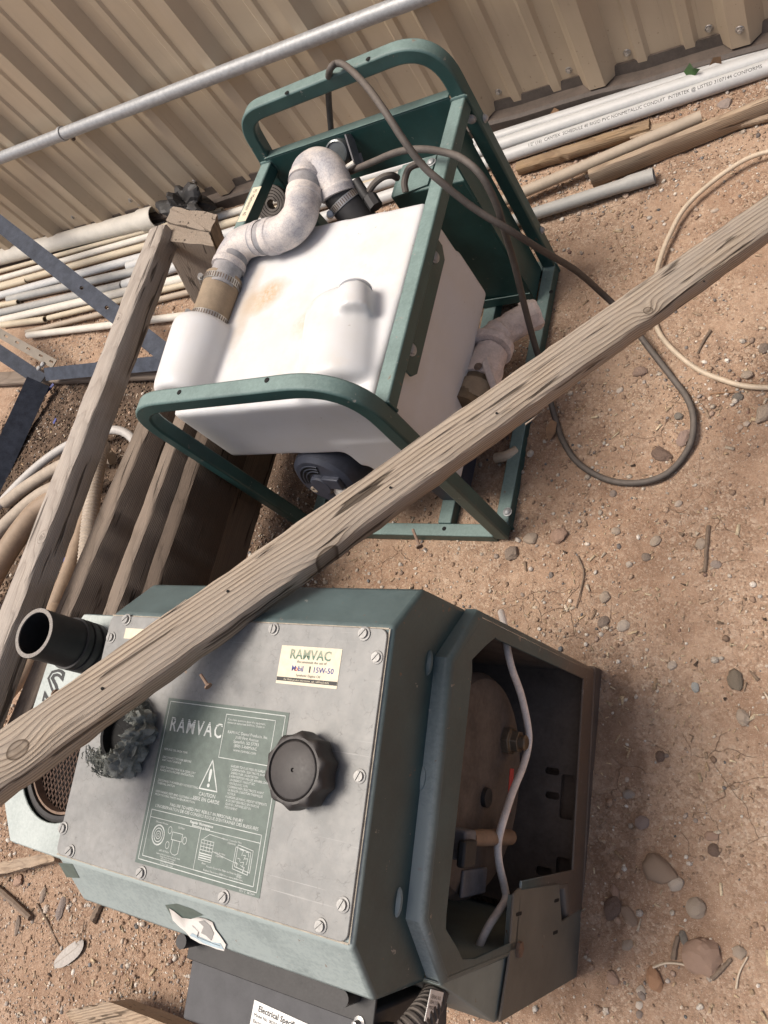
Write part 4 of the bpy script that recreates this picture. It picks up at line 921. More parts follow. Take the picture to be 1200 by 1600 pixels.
rod('lead_cable', [(574, 304, .45), (584, 288, .46), (598, 277, .462), (612, 274, .455), (621, 278, .44)], .0058, MT['cord'], 10)
rod('lead_cable', [(634, 300, .43), (632, 285, .44), (638, 265, .45), (650, 257, .45), (662, 256, .44)], .0058, MT['cord'], 10)
mb = MB(); gc = Vector(pm(527, 239, .470)); gd = Vector((.1, -.75, .66)).normalized(); Mg = Matrix.Translation(gc) @ gd.to_track_quat('Z', 'Y').to_matrix().to_4x4()
mb.lathe([(.0001, -.02), (.024, -.02), (.024, .0), (.022, .006), (.019, .007), (.018, .004), (.0001, .004)], Mg, 24, False); g_ = part('pressure_gauge', mb, MT['clear'], m1)
part('gauge_bracket', MB().box((-.028, -.03, -.024), (.034, -.012, -.021), Mg).box((.026, -.03, -.024), (.029, .022, .004), Mg), MT['ironblue'], m1)
# rear clip sheet with the two bolts
mb = MB(); zz = .366
quad = [pz(629, 258, zz), pz(683, 240, zz), pz(668, 288, zz), pz(614, 308, zz)]
part('clip_sheet', MB().add(list(quad) + [q_ - np.array([0, 0, .004]) for q_ in quad], [(0, 1, 2, 3), (7, 6, 5, 4)] + [(i, (i + 1) % 4, 4 + (i + 1) % 4, 4 + i) for i in range(4)]), MT['green'], m1, bevel=.001)
for p in ((674, 254), (714, 239), (736, 186)): dome_bolt(pz(*p, 0.3665) if p[0] < 730 else ppl(*p, (0, 1.0535, 0), (0, 1, 0)), (0, 0, 1) if p[0] < 730 else (0, -1, 0), .0075, m1, MT['galv'])
part('knob', MB().tube([pz(757, 440, .06), pz(763, 434, .07)], [.012, .010], 10), MT['teal'], m1)
for (x, y) in ((793, 424), (818, 438)): dome_bolt(pz(x, y, .06), (0, -1, .2), .005, m1, MT['galv'])
part('rear_lip', MB().box((-.752, .976, .030), (-.606, .9785, .052)), MT['green'], m1)
# pump end below the tank
pc = Vector((-.851, .510, .213)); pd = Vector((-.10, -.93, .24)).normalized(); Mp = Matrix.Translation(pc) @ pd.to_track_quat('Z', 'Y').to_matrix().to_4x4()
pump = part('pump_motor', MB().lathe([(.0001, -.20), (.064, -.20), (.066, -.02), (.0665, .012), (.064, .024), (.055, .031), (.0001, .032)], Mp, 40, False), MT['motor'], m1)
part('motor_hub', MB().lathe([(.0001, .030), (.023, .030), (.023, .038), (.020, .041), (.0001, .041)], Mp, 24, False), MT['motor'], m1)
mbs = MB(); mbr_ = MB()
for q_, rr in enumerate((.029, .036, .043, .050)):
    for a0, a1 in ((1.35, 2.15), (2.3, 3.2)):
        pts = [(rr * math.cos(a_), rr * math.sin(a_)) for a_ in np.linspace(a0, a1, 8)]
        strip_into(mbs, pts, .0042, Mp @ Matrix.Translation((0, 0, .0326 - .004 * (rr > .047))))
        mbr_.tube([Mp @ Vector(((rr + .0035) * math.cos(a_), (rr + .0035) * math.sin(a_), .0325 - .004 * (rr > .045))) for a_ in np.linspace(a0 - .05, a1 + .05, 8)], .0014, 6)
part('vent_slots', mbs, MT['void'], m1, fixn=False); part('vent_ribs', mbr_, MT['motor'], m1)
mb = MB().lathe([(.0075, .029), (.0075, .033), (.0035, .033), (.0035, .030)], Mp @ Matrix.Translation((-.035, -.022, 0)), 16, False); part('grommet', mb, MT['pvc_tan'], m1)
mb = MB().box((.012, -.004, .02), (.05, .022, .040), Mp); part('terminal_block', mb, MT['motor'], m1, bevel=.002)
part('motor_label', MB().box((.014, -.030, .030), (.056, -.010, .0345), Mp), MT['paper'], m1, bevel=.001)
part('pump_foot', MB().box((-.91, .53, .026), (-.82, .56, .11)).box((-.72, .53, .03), (-.66, .75, .17)), MT['motor'], m1, bevel=.004)
part('pump_body', MB().tube([(-.80, .72, .13), (-.66, .72, .13)], [.07, .07], 24), MT['motor'], m1)
# drain valve on the right
VM = m_plain('dusty_pink_plastic', (0.58, 0.50, 0.47), 0.75, 0, .4, 45, .5, (.50, .41, .35), 0.9); MT['valve'] = VM
def vp(x, y, z): return pz(x, y, z)
part('drain_elbow', MB().tube(catmull([vp(725, 640, .20), vp(742, 610, .185), vp(752, 590, .175)], 5), [.030] * 11, 20), MT['brass'], m1)
part('drain_sleeve', MB().tube([vp(735, 632, .19), vp(745, 606, .185)], [.033, .033], 20), MT['ruboff'], m1)
part('drain_valve', MB().tube([vp(747, 598, .18), vp(754, 584, .175), vp(760, 566, .172), vp(768, 550, .168)], [.034, .036, .033, .030], 20), VM, m1)
part('valve_flange', MB().tube([vp(765, 549, .169), vp(768, 541, .166), vp(770, 536, .165)], [.040, .042, .040], 20), VM, m1)
part('valve_outlet', MB().tube(catmull([vp(770, 538, .165), vp(782, 522, .160), vp(800, 510, .152), vp(822, 497, .146)], 5), [.031] * 6 + [.027] * 10, 20), VM, m1)
mb = MB(); A, B = vp(818, 499, .147), vp(842, 488, .140); d_ = Vector(B - A).normalized()
Mv = Matrix.Translation(Vector(A)) @ d_.to_track_quat('Z', 'Y').to_matrix().to_4x4(); Lv = np.linalg.norm(B - A)
mb.lathe([(.024, 0), (.030, .001), (.030, Lv * .7), (.026, Lv), (.017, Lv), (.017, Lv * .4), (.0001, Lv * .4)], Mv, 8, False); part('hex_nut', mb, VM, m1, ang=20)
part('valve_lever', MB().add([vp(*p) for p in ((752, 566, .214), (762, 556, .214), (779, 610, .20), (770, 621, .20), (752, 566, .204), (762, 556, .204), (779, 610, .19), (770, 621, .19))], [(0, 1, 2, 3), (7, 6, 5, 4), (0, 1, 5, 4), (1, 2, 6, 5), (2, 3, 7, 6), (3, 0, 4, 7)]), VM, m1, bevel=.003)
for p in ((747, 573, .212), (766, 617, .202)): dome_bolt(vp(*p), (0, 0, 1), .006, m1, MT['iron'])
part('drain_tube', MB().tube(catmull([pz(775, 716, .02), pz(792, 712, .025), pz(808, 704, .02)], 5), .010, 10), MT['beige'], m1)

crust = bpy.data.textures.new('crust', 'CLOUDS'); crust.noise_scale = .012; crust.noise_depth = 4
for o_ in [q_ for q_ in m1.children if q_.name.startswith(('drain_valve', 'valve_flange', 'valve_outlet', 'hex_nut', 'valve_lever'))]:
    sb_ = o_.modifiers.new('fine', 'SUBSURF'); sb_.subdivision_type = 'SIMPLE'; sb_.levels = 2; sb_.render_levels = 2
    dp_ = o_.modifiers.new('crust', 'DISPLACE'); dp_.texture = crust; dp_.texture_coords = 'LOCAL'; dp_.strength = .006; dp_.mid_level = .5
# rolled rubber strip behind the left rear of the machine
cr = pz(424, 318, .385); mbr = MB(); nt = 5; pts = []
Mr = Matrix.Translation(Vector(cr)) @ Vector((.25, -.72, .65)).normalized().to_track_quat('Z', 'Y').to_matrix().to_4x4()
for k in range(nt * 24):
    a_ = k / 24 * 2 * math.pi; pts.append((.007 + .0058 * k / 24, a_))
v = []
for (r_, a_) in pts:
    for (dr, dz) in ((0, -.03), (.0046, -.03), (.0046, 0), (0, 0)): v.append(Mr @ Vector(((r_ + dr) * math.cos(a_), (r_ + dr) * math.sin(a_), dz + .0007 * math.sin(3 * a_))))
f = [(k * 4 + i, k * 4 + (i + 1) % 4, (k + 1) * 4 + (i + 1) % 4, (k + 1) * 4 + i) for k in range(len(pts) - 1) for i in range(4)] + [(3, 2, 1, 0), tuple((len(pts) - 1) * 4 + i for i in range(4))]
part('rolled_gasket', MB().add(v, f), MT['cord'], m1)
part('gasket_rod', MB().tube([Vector(cr) + Vector((.0, .03, -.03)), (-1.0, 1.05, .34)], .008, 10), MT['green_in'], m1)

# black power cord draped over the handle
cp = []
zH = .569 + .0075
cp += [pz(520, 232, .42), pz(517, 200, .465), pz(514, 160, .515), pz(513, 130, .55)]
cp += [pz(516, 108, .582), pz(527, 99, zH + .006), pz(543, 105, zH + .003), pz(572, 134, .590)]
cp += [pz(600, 172, .585), pz(630, 218, .555), pz(660, 258, .520), pz(690, 285, .492), pz(740, 325, .44), pz(800, 362, .38), pz(850, 393, .30), pz(900, 423, .20), pz(940, 458, .10), pz(975, 492, .05), pz(1015, 545, .02)]
loopg = [(1050, 590), (1075, 625), (1084, 660), (1076, 700), (1045, 738), (1000, 754), (950, 750), (905, 725), (880, 690), (868, 655)]
cp += [gxy(x, y, .0085) for (x, y) in loopg]
cp += [pz(856, 612, .04), pz(848, 575, .08), pz(836, 540, .13), pz(820, 480, .21), pz(803, 410, .30), pz(788, 360, .37), pz(775, 318, .42), pz(752, 275, .465), pz(722, 248, .486), pz(690, 237, .489), pz(655, 233, .489), pz(620, 238, .483), pz(585, 252, .47), pz(548, 268, .45)]
solo('power_cord', 'dusty black power cord draped over the green handle and looped on the dirt', 'cord', MB().tube(catmull(cp, 9), .0056, 14), MT['cord'], origin=gxy(1000, 754, 0))
# beige cables at the right
bc = [(1240, 232), (1200, 237), (1160, 252), (1112, 285), (1070, 325), (1045, 370), (1030, 410), (1023, 448), (1022, 490), (1030, 520), (1055, 550), (1090, 577), (1130, 594), (1170, 604), (1230, 606)]
hh = [.02, .02, .02, .019, .018, .017, .016, .014, .01, .007, .006, .006, .006, .006, .006]
solo('beige_cable', 'beige cable curving over the dirt and under the plank at right', 'cable', MB().tube(catmull([gxy(x, y, h_) for (x, y), h_ in zip(bc, hh)], 9), .0046, 12), MT['beige'], origin=gxy(1200, 237, 0))

# ================================================================== MACHINE 2 : sheet-metal cabinet unit
m2 = root('pump_unit', 'grey topped green metal machine with printed panel and open side in the foreground', 'machine', M=M2)
PW, PD = .386, .264
def L2(name, mb, m, bevel=0, parent=None, **k): return part(name, mb, m, parent or m2, bevel=bevel, local=True, **k)
# hood shell: octagonal section along x
sec = [(.051, -.150), (.051, -.052), (.003, -.0022), (-PD - .003, -.0022), (-PD - .052, -.052), (-PD - .052, -.142)]
mb = MB(); x0, x1 = -PW - .002, .004; v = [(x0, y, z) for (y, z) in sec] + [(x1, y, z) for (y, z) in sec]; n = 6
ins = [(y * .985 - .002, z - .003) for (y, z) in sec]
mb.add(v, [tuple(range(n)), tuple(range(2 * n - 1, n - 1, -1))] + [(i, i + 1, n + i + 1, n + i) for i in range(n - 1)])
hood = L2('hood', mb, MT['hood'], bevel=.005, seg=3)
# top panel plate with rounded corners
def rrect(x0, y0, x1, y1, r, k=5):
    P = []
    for (cx, cy, a0) in ((x1 - r, y1 - r, 0), (x0 + r, y1 - r, 90), (x0 + r, y0 + r, 180), (x1 - r, y0 + r, 270)):
        for j in range(k + 1): a_ = math.radians(a0 + 90 * j / k); P.append((cx + r * math.cos(a_), cy + r * math.sin(a_)))
    return P
top = L2('top_panel', MB().prism(rrect(-PW, -PD, 0, 0, .008), -.0022 + .0003, .0012), MT['panel'], bevel=.0006)
seam = MB(); strip_into(seam, [(-PW, .0006), (-.001, .0006)], .0015, Matrix.Translation((0, 0, -.0012))); strip_into(seam, [(-PW, -PD - .0006), (-.001, -PD - .0006)], .0018, Matrix.Translation((0, 0, -.0012))); strip_into(seam, [(.0008, -PD), (.0008, 0)], .0013, Matrix.Translation((0, 0, -.0012)))
L2('panel_sealant', seam, m_plain('dirty_sealant', (.33, .29, .235), .8, 0, .45, 120), fixn=False)
# slotted screws with washers
mb = MB().lathe([(.0001, 0), (.0078, 0), (.0078, .0011), (.0072, .0014), (.0001, .0014)], n=20, caps=False)
for sgn in (1, -1):
    arc = [(.0054 * math.cos(a_), .0054 * math.sin(a_)) for a_ in np.linspace(.13, math.pi - .13, 10)]
    if sgn < 0: arc = [(-x, -y) for x, y in arc]
    mb.prism(arc, .0013, .0042)
mb.lathe([(.0053, .0013), (.0053, .0030), (.0001, .0030)], n=16, caps=False)
bm_me = bpy.data.meshes.new('panel_screw'); bm_me.from_pydata(mb.v, [], mb.f); finish(bm_me, m_plain('dull_zinc_screw', (0.27, 0.265, 0.255), 0.5, 0.35, 0.3, 300))
for (x, y) in ((197, 968), (173, 996), (427, 983), (568, 990), (588, 1027), (561, 1213), (535, 1414), (500, 1447), (349, 1402), (220, 1364), (109, 1330), (98, 1294)):
    p = lz(x, y, .0025); p[2] = .0013
    inst('panel_screw', bm_me, m2, M2 @ Matrix.Translation(Vector(p)) @ Matrix.Scale(random.uniform(.82, .92), 4) @ Matrix.Rotation(random.uniform(.6, 1.5), 4, 'Z') @ Matrix.Rotation(random.uniform(-.04, .04), 4, 'X'))
# printed decal: frame with origin at its top left corner, x to the right, y up
tl, tr, bl = lz(264, 1090, .0015), lz(450, 1114, .0015), lz(206, 1344, .0015)
DW, DH = .165, .164
MD = Matrix.Translation(Vector((tl[0], tl[1], .0014))) @ Matrix.Rotation(0.0, 4, 'Z')
dec = L2('instruction_decal', MB().box((0, -DH, -.0001), (DW, 0, .0002), MD), MT['decal'])
K = Matrix.Translation((0, 0, .0004)); MDK = MD @ K; ink = MB(); S = .001
def tx(s, x, y, size, al='LEFT', **k): text_into(ink, s, size * S, MDK @ Matrix.Translation((x * S, -y * S, 0)), al, **k)
def ln(pts, wd=.55, closed=False): strip_into(ink, [(x * S, -y * S) for x, y in pts], wd * S, MDK, closed)
def rc(x0, y0, x1, y1, wd=.6): ln([(x0, y0), (x1, y0), (x1, y1), (x0, y1)], wd, True)
rc(4, 3.5, 161, 160, .7); rc(86, 9, 150, 51, .6)
tx('If you have questions about this equipment,\ncontact an authorized RAMVAC Dealer or', 89, 14.5, 3.0, xs=.94)
tx('RAMVAC Dental Products, Inc.\n3100 First Avenue\nSpearfish, SD 57783\n(800) 5-RAMVAC\nwww.ramvac.com', 118, 27, 4.1, 'CENTER', line=.98)
tx('REPLACE OIL EACH YEAR', 9, 53, 3.0); tx('DISCONNECT POWER BEFORE\nANY MAINTENANCE', 9, 61, 3.0); tx('KEEP THIS MACHINE IN A COOL DRY\nPLACE WITH PROPER VENTILATION', 9, 71, 3.0); tx('DISCONNECT POWER BEFORE RESETTING\nTHERMAL SWITCH', 9, 84, 3.0); tx('KEEP HANDS, FEET AND CLOTHING AWAY\nFROM MOVING PARTS WHEN IN MOTION', 9, 95, 3.0)
tx("GARDER TOUS LES MISES EN GARDE\n1 DEBRANCHER L'ELECTRICITE AVANT\n  D'EFFECTUER UN ENTRETIEN\n2 N'ENTREPOSER PAS CET APPAREIL DANS\n  UN ENDROIT FRAIS ET SEC\n  VENTILE AVEC SOIN\n3 DEBRANCHER L'ELECTRICITE AVANT\n  DE REGLER LE BOUTON THERMIQUE\n  MOTEUR\n4 GARDER LES MAINS, PIEDS ET VETEMENTS\n  A L'ECART DES PIECES EN MARCHE\n  QUAND L'APPAREIL EST EN\n  MOUVEMENT", 104, 58, 3.1, xs=.86, line=1.02)
ln([(79, 55), (68, 83), (92, 83)], 1.2, True); tx('!', 79.3, 80, 24, 'CENTER', bold=.0004)
tx('CAUTION\nMISE EN GARDE', 80, 89.5, 5.0, 'CENTER', line=.95)
tx('FAILURE TO HEED MAY RESULT IN PERSONAL INJURY\nL\'INOBSERVATION DE CES CONSEILS RISQUE D\'ENTRAINER DES BLESSURES', 82, 105, 4.1, 'CENTER', line=.95)
rc(9, 112, 156, 156, .6); ln([(9, 119), (156, 119)], .5); ln([(80, 119), (80, 156)], .5)
tx('Regular Maintenance\nEntretien a faire', 80, 116, 3.7, 'CENTER', bold=.00008, line=.85)
for r_, wd in ((9.2, 1.3), (6.4, .8), (3.6, .9), (1.5, .6)): ln([(25 + r_ * .9 * math.cos(a_), 134 + r_ * math.sin(a_)) for a_ in np.linspace(0, 2 * math.pi, 22)[:-1]], wd, True)
tx('Oil Level Window', 18, 123, 2.4); tx('Oil Filter', 50, 123.5, 2.6); tx('SAE Oil Filter', 30, 148, 2.6)
ln([(44, 128), (58, 128), (58, 135), (44, 135)], .5, True); ln([(46, 135), (46, 146), (49, 148), (53, 148), (56, 146), (56, 135)], .5)
for c_ in ((62, 133), (40, 141), (40, 127)): ln([(c_[0] + 2.6 * math.cos(a_), c_[1] + 3.4 * math.sin(a_)) for a_ in np.linspace(0, 6.28, 9)[:-1]], .5, True)
tx('Replace oil filter at oil change and every six months\nChange oil and check filter yearly\n3000 hours for dental offices\n5 litres change for twin series\nThis filter is readily available', 44, 151.0, 2.0, 'CENTER', xs=.8)
rc(84, 128, 100, 146, .5)
for yy_ in (131, 134, 137, 140, 142, 144): ln([(84.5, yy_), (99.5, yy_)], .5 if yy_ < 139 else .9)
for xx_ in (88, 92, 96): ln([(xx_, 128), (xx_, 138)], .45)
ln([(86, 127), (93, 122), (112, 123)], .4); ln([(100, 136), (118, 139), (134, 141)], .4); tx('Vacuum Controller Filter\n(Optional)', 122, 123.5, 2.4, 'CENTER'); tx('Inlet Air Filter\n(Optional)', 110, 137, 2.4, 'CENTER'); tx('Bison', 92, 149, 2.4, 'CENTER'); tx('Badger', 138, 152, 2.4, 'CENTER')
random.seed(3)
for _ in range(2):
    o_ = 2.2 * _; ln([(128 + o_, 127 - o_), (147 + o_, 129 - o_), (147 + o_, 148 - o_), (128 + o_, 146 - o_)], .55, True)
for _ in range(9):
    a_, b_ = random.uniform(129, 143), random.uniform(128, 143); ln([(a_, b_), (a_ + random.uniform(2, 5), b_ + random.uniform(-1, 1)), (a_ + random.uniform(1, 4), b_ + random.uniform(2, 5))], .45)
tx('Vacuum Controller Filter and Inlet Air Filter', 118, 150.5, 2.5, 'CENTER'); tx('Replace filters every 2000 hrs or every twelve mos.', 118, 154.3, 2.4, 'CENTER'); tx('REV C  08/2044', 150, 163, 2.8, 'CENTER')
tx('.', 79, 32, 9)
L2('printed_text', ink, MT['ink'], parent=dec, fixn=False)
ink = MB(); tx('RAMVAC', 10, 33, 20.5, bold=.00022, xs=.78, spacing=1.25)
L2('maker_name', ink, MT['ink'], parent=dec, fixn=False)
ink = MB()
for k_ in range(3): ln([(7, 18.9 + k_ * 1.7), (84, 18.9 + k_ * 1.7)], .62 - k_ * .08)
K2 = Matrix.Translation((0, 0, .0002)); ink.v = [tuple(K2 @ Vector(p)) for p in ink.v]
L2('name_stripes', ink, MT['decal'], parent=dec, fixn=False)
# oil sticker
s0 = lz(441, 1008, .0014); SW, SH = .0735, .0375
MS = Matrix.Translation(Vector((s0[0], s0[1], .0014)))
stk = L2('oil_sticker', MB().box((0, -SH, -.0001), (SW, 0, .0002), MS), MT['sticker'])
def stx(s, x, y, size, m, al='CENTER', lay=.0004, **k):
    q_ = MB(); text_into(q_, s, size * S, MS @ Matrix.Translation((x * S, -y * S, lay)), al, **k); L2('printed_text', q_, MT[m], parent=stk, fixn=False)
stx('RAMVAC', 37, 12.2, 13.0, 'green_ink', bold=.0003, xs=.92, spacing=1.06)
q_ = MB()
for k_ in range(5): strip_into(q_, [(8 * S, (-3.6 - k_ * 1.15) * S), (66 * S, (-3.6 - k_ * 1.15) * S)], .3 * S, MS @ Matrix.Translation((0, 0, .0006)))
L2('name_stripes', q_, MT['sticker'], parent=stk, fixn=False)
stx('Recommends the use of', 40, 16.2, 3.6, 'black_ink'); stx('M bil', 24, 24.2, 7.4, 'blue_ink', bold=.00012); stx('o', 22.6, 24.2, 7.4, 'red_ink', bold=.00012)
stx('15W-50', 55, 24.2, 7.4, 'blue_ink', bold=.0001); stx('1', 39, 24.4, 7.8, 'black_ink', bold=.0004); stx('Synthetic Engine Oil', 38, 29.2, 3.6, 'black_ink')
q_ = MB(); strip_into(q_, [(2 * S, -32.8 * S), (71.5 * S, -32.8 * S)], 3.7 * S, MS @ Matrix.Translation((0, 0, .0004))); L2('sticker_band', q_, MT['black_ink'], parent=stk, fixn=False)
stx('For Mobil product information, call 1-800-662-4525.', 37, 33.8, 2.6, 'sticker', lay=.0006)
# remnant of a sticker under the plank
p = lz(206, 990, .0014); L2('sticker_remnant', MB().box((p[0] - .012, p[1] - .006, .0013), (p[0] + .02, p[1] + .006, .0015)), MT['sticker'])
# oil cap
cc = lz(488, 1205, .0); 
MC = Matrix.Translation(Vector((cc[0], cc[1], .0012)))
def lob(t, k):
    return 1.0 - .085 * (0.5 + 0.5 * math.cos(10 * t)) ** .6 if k >= 2 and k <= 5 else 1.0
cap = L2('oil_cap', MB().lathe([(.026, 0), (.027, .002), (.0340, .006), (.0345, .010), (.0345, .024), (.0325, .028), (.0290, .0295), (.0268, .0295), (.0262, .0275), (.0255, .0268), (.0250, .0285), (.0240, .0292), (.0020, .0292), (.0012, .0275), (.0001, .0275)], MC, 120, False, lob), MT['cap'], ang=40)
# port collar with torn tape
pp = lz(200, 1148, .0); MPp = Matrix.Translation(Vector((pp[0], pp[1], 0)))
L2('inlet_port', MB().lathe([(.030, .0012), (.030, .012), (.026, .012), (.026, .0016), (.0001, .0016)], MPp, 30, False), MT['void'])
mb = MB(); rr_ = np.random.default_rng(5); nu, nv = 150, 26; v = []
N1 = rr_.random((24, 8)); N2 = rr_.random((60, 16))
def lat(Ng, u, w_):
    a_, b_ = u * Ng.shape[0], w_ * Ng.shape[1]; i, j = int(a_), int(b_); fa, fb = a_ - i, b_ - j
    g = lambda i_, j_: Ng[i_ % Ng.shape[0], j_ % Ng.shape[1]]
    return (g(i, j) * (1 - fa) + g(i + 1, j) * fa) * (1 - fb) + (g(i, j + 1) * (1 - fa) + g(i + 1, j + 1) * fa) * fb - .5
for i in range(nu):
    u = i / nu; th_ = math.radians(-150) + u * math.radians(255)
    fat = .4 + .75 * math.sin(math.pi * u) + .25 * lat(N1, u, .3)
    for j in range(nv):
        w_ = j / nv; ph_ = w_ * 2 * math.pi; q = 1 + .6 * lat(N1, u, w_) + .45 * lat(N2, u * 1.0, w_) + .16 * math.sin(9 * ph_ + 3 * math.sin(4 * th_)) + .10 * math.sin(17 * ph_ + 5 * math.sin(3 * th_ + 1))
        rad = .0120 * fat * q; R_ = .033 + .003 * math.sin(5 * th_)
        v.append(MPp @ Vector(((R_ + rad * math.cos(ph_)) * math.cos(th_), (R_ + rad * math.cos(ph_)) * math.sin(th_), max(.0016, .012 * fat + rad * 1.25 * math.sin(ph_)))))
f = [(i * nv + j, i * nv + (j + 1) % nv, (i + 1) * nv + (j + 1) % nv, (i + 1) * nv + j) for i in range(nu - 1) for j in range(nv)]
mb.add(v, f)
for k in range(620):
    th0 = math.radians(rr_.uniform(-155, 105)); r0 = .031 + abs(rr_.normal()) * .008; z0 = .003 + rr_.random() * .026 * (1 - .4 * min(1, (r0 - .033) / .02)); L = rr_.uniform(.006, .024); wd = rr_.uniform(.0003, .0010)
    hang = False; v = []; tl = rr_.normal() * .5; sp_r = rr_.normal() * .35; zz_ = z0; kink = rr_.normal(size=6)
    for i_, s_q in enumerate(np.linspace(0, 1, 6)):
        th_ = th0 + s_q * L / r0 * (0.25 if hang else 1); rq = min(.0455, r0 + sp_r * L * s_q + .0012 * kink[i_]) + (L * s_q if hang else 0)
        zq = max(.0045, zz_ + L * s_q * (tl * .5 - (.5 if hang else 0)) + .0012 * kink[5 - i_]); ww = wd * (1 - .6 * s_q); q = Vector((rq * math.cos(th_), rq * math.sin(th_), zq)); sd = Vector((math.cos(th_) * .5, math.sin(th_) * .5, .8 + .3 * kink[i_]))
        v += [MPp @ (q - sd * ww), MPp @ (q + sd * ww)]
    mb.add(v, [(2 * i_, 2 * i_ + 1, 2 * i_ + 3, 2 * i_ + 2) for i_ in range(5)])
L2('torn_tape', mb, MT['tape'], ang=25, fixn=False)

# filter tray left of the hood
ZTr = -.05
def fill_with_holes(outer, holes, thk, Mx=None):
    b_ = bmesh.new(); es = []
    for lp in [outer] + holes:
        vs = [b_.verts.new((x, y, 0)) for x, y in lp]; es += [b_.edges.new((vs[i], vs[(i + 1) % len(vs)])) for i in range(len(vs))]
    bmesh.ops.triangle_fill(b_, use_beauty=True, use_dissolve=False, edges=es)
    bmesh.ops.dissolve_limit(b_, angle_limit=.01, verts=b_.verts, edges=b_.edges) if False else None
    ext = bmesh.ops.extrude_face_region(b_, geom=list(b_.faces)); bmesh.ops.translate(b_, verts=[g for g in ext['geom'] if isinstance(g, bmesh.types.BMVert)], vec=(0, 0, -thk))
    b_.verts.index_update(); mx = Mx or Matrix.Identity(4)
    r_ = MB().add([mx @ v.co for v in b_.verts], [tuple(v.index for v in f_.verts) for f_ in b_.faces]); b_.free(); return r_
fc = (-.478, -.168); fr_ = .080
outl = [(-.389, .008), (-.505, .008), (-.556, -.060), (-.574, -.235), (-.540, -.280), (-.389, -.283)]
circ = [(fc[0] + fr_ * math.cos(a_), fc[1] + fr_ * math.sin(a_)) for a_ in np.linspace(0, 2 * math.pi, 41)[:-1]]
L2('filter_tray', fill_with_holes(outl, [circ], .003, Matrix.Translation((0, 0, ZTr))), MT['tray'], bevel=.0012)
mb = MB().prism([(x * .995 - .002, y * .995) for x, y in outl], ZTr - .36, ZTr - .0035); 
wallp = MB(); n_ = len(outl)
for i in range(n_):
    (xa_, ya_), (xb_, yb_) = outl[i], outl[(i + 1) % n_]
    wallp.add([(xa_, ya_, ZTr - .0032), (xb_, yb_, ZTr - .0032), (xb_, yb_, ZTr - .5), (xa_, ya_, ZTr - .5)], [(0, 1, 2, 3)])
o = L2('filter_cabinet', wallp, MT['hood'], fixn=False); sd_ = o.modifiers.new('thick', 'SOLIDIFY'); sd_.thickness = .002; sd_.offset = 0
MF = Matrix.Translation((fc[0], fc[1], ZTr))
L2('filter_ring', MB().lathe([(.0795, -.020), (.0795, -.006), (.076, -.0045), (.072, -.006), (.0715, -.02)], MF, 44, False), MT['rubber'])
L2('filter_rim', MB().lathe([(.0705, -.02), (.0705, -.009), (.0675, -.0085), (.067, -.02)], MF, 44, False), MT['rust'])
L2('filter_bottom', MB().lathe([(.08, -.025), (.08, -.031), (.0001, -.031)], MF, 40, False), MT['void'])
mb = MB(); st_ = .0062
for sgn in (1, -1):
    for k in range(-16, 17):
        c_ = k * st_; a_, b_ = Vector((.5, .866 * sgn, 0)), Vector((-.866 * sgn, .5, 0)); off = b_ * c_; h = .066 ** 2 - c_ ** 2
        if h > 0:
            h = math.sqrt(h); mb.tube([MF @ (off - a_ * h + Vector((0, 0, -.019 + .0004 * sgn))), MF @ (off + a_ * h + Vector((0, 0, -.019 + .0004 * sgn)))], .0009, 5)
L2('filter_mesh', mb, MT['mesh'], fixn=False)
# black inlet hose
hb = lz(152, 1013, ZTr); HT = .046
MH = Matrix.Translation((hb[0], hb[1], 0)) @ Matrix.Rotation(math.radians(-3), 4, 'X') @ Matrix.Rotation(math.radians(4), 4, 'Y')
hs = L2('inlet_hose', MB().lathe([(.030, ZTr + .002), (.030, HT), (.0255, HT), (.0255, HT - .09), (.0001, HT - .09)], MH, 40, False), MT['rubber'])
L2('cut_edge', MB().lathe([(.0300, HT), (.0300, HT + .0006), (.0252, HT + .0006), (.0252, HT - .001)], MH, 40, False), MT['rubcut'], parent=hs)
for zc in (ZTr + .012, ZTr + .026, ZTr + .038):
    L2('hose_clamp', MB().lathe([(.030, zc - .0045), (.0325, zc - .004), (.0325, zc + .004), (.030, zc + .0045)], MH, 40, False), MT['rubber'], parent=hs)
q_ = MB(); lp = lz(97, 1058, ZTr + .0006); text_into(q_, 'S', .062, Matrix.Translation((lp[0] - .03, lp[1] - .035, ZTr + .0006)), bold=.002, xs=1.25); L2('tray_lettering', q_, MT['black_ink'], fixn=False)
q_ = MB(); text_into(q_, 'S', .062, Matrix.Translation((lp[0] - .03, lp[1] - .035, ZTr + .0009)), bold=-.0018, xs=1.25); L2('tray_lettering', q_, MT['tray'], fixn=False)

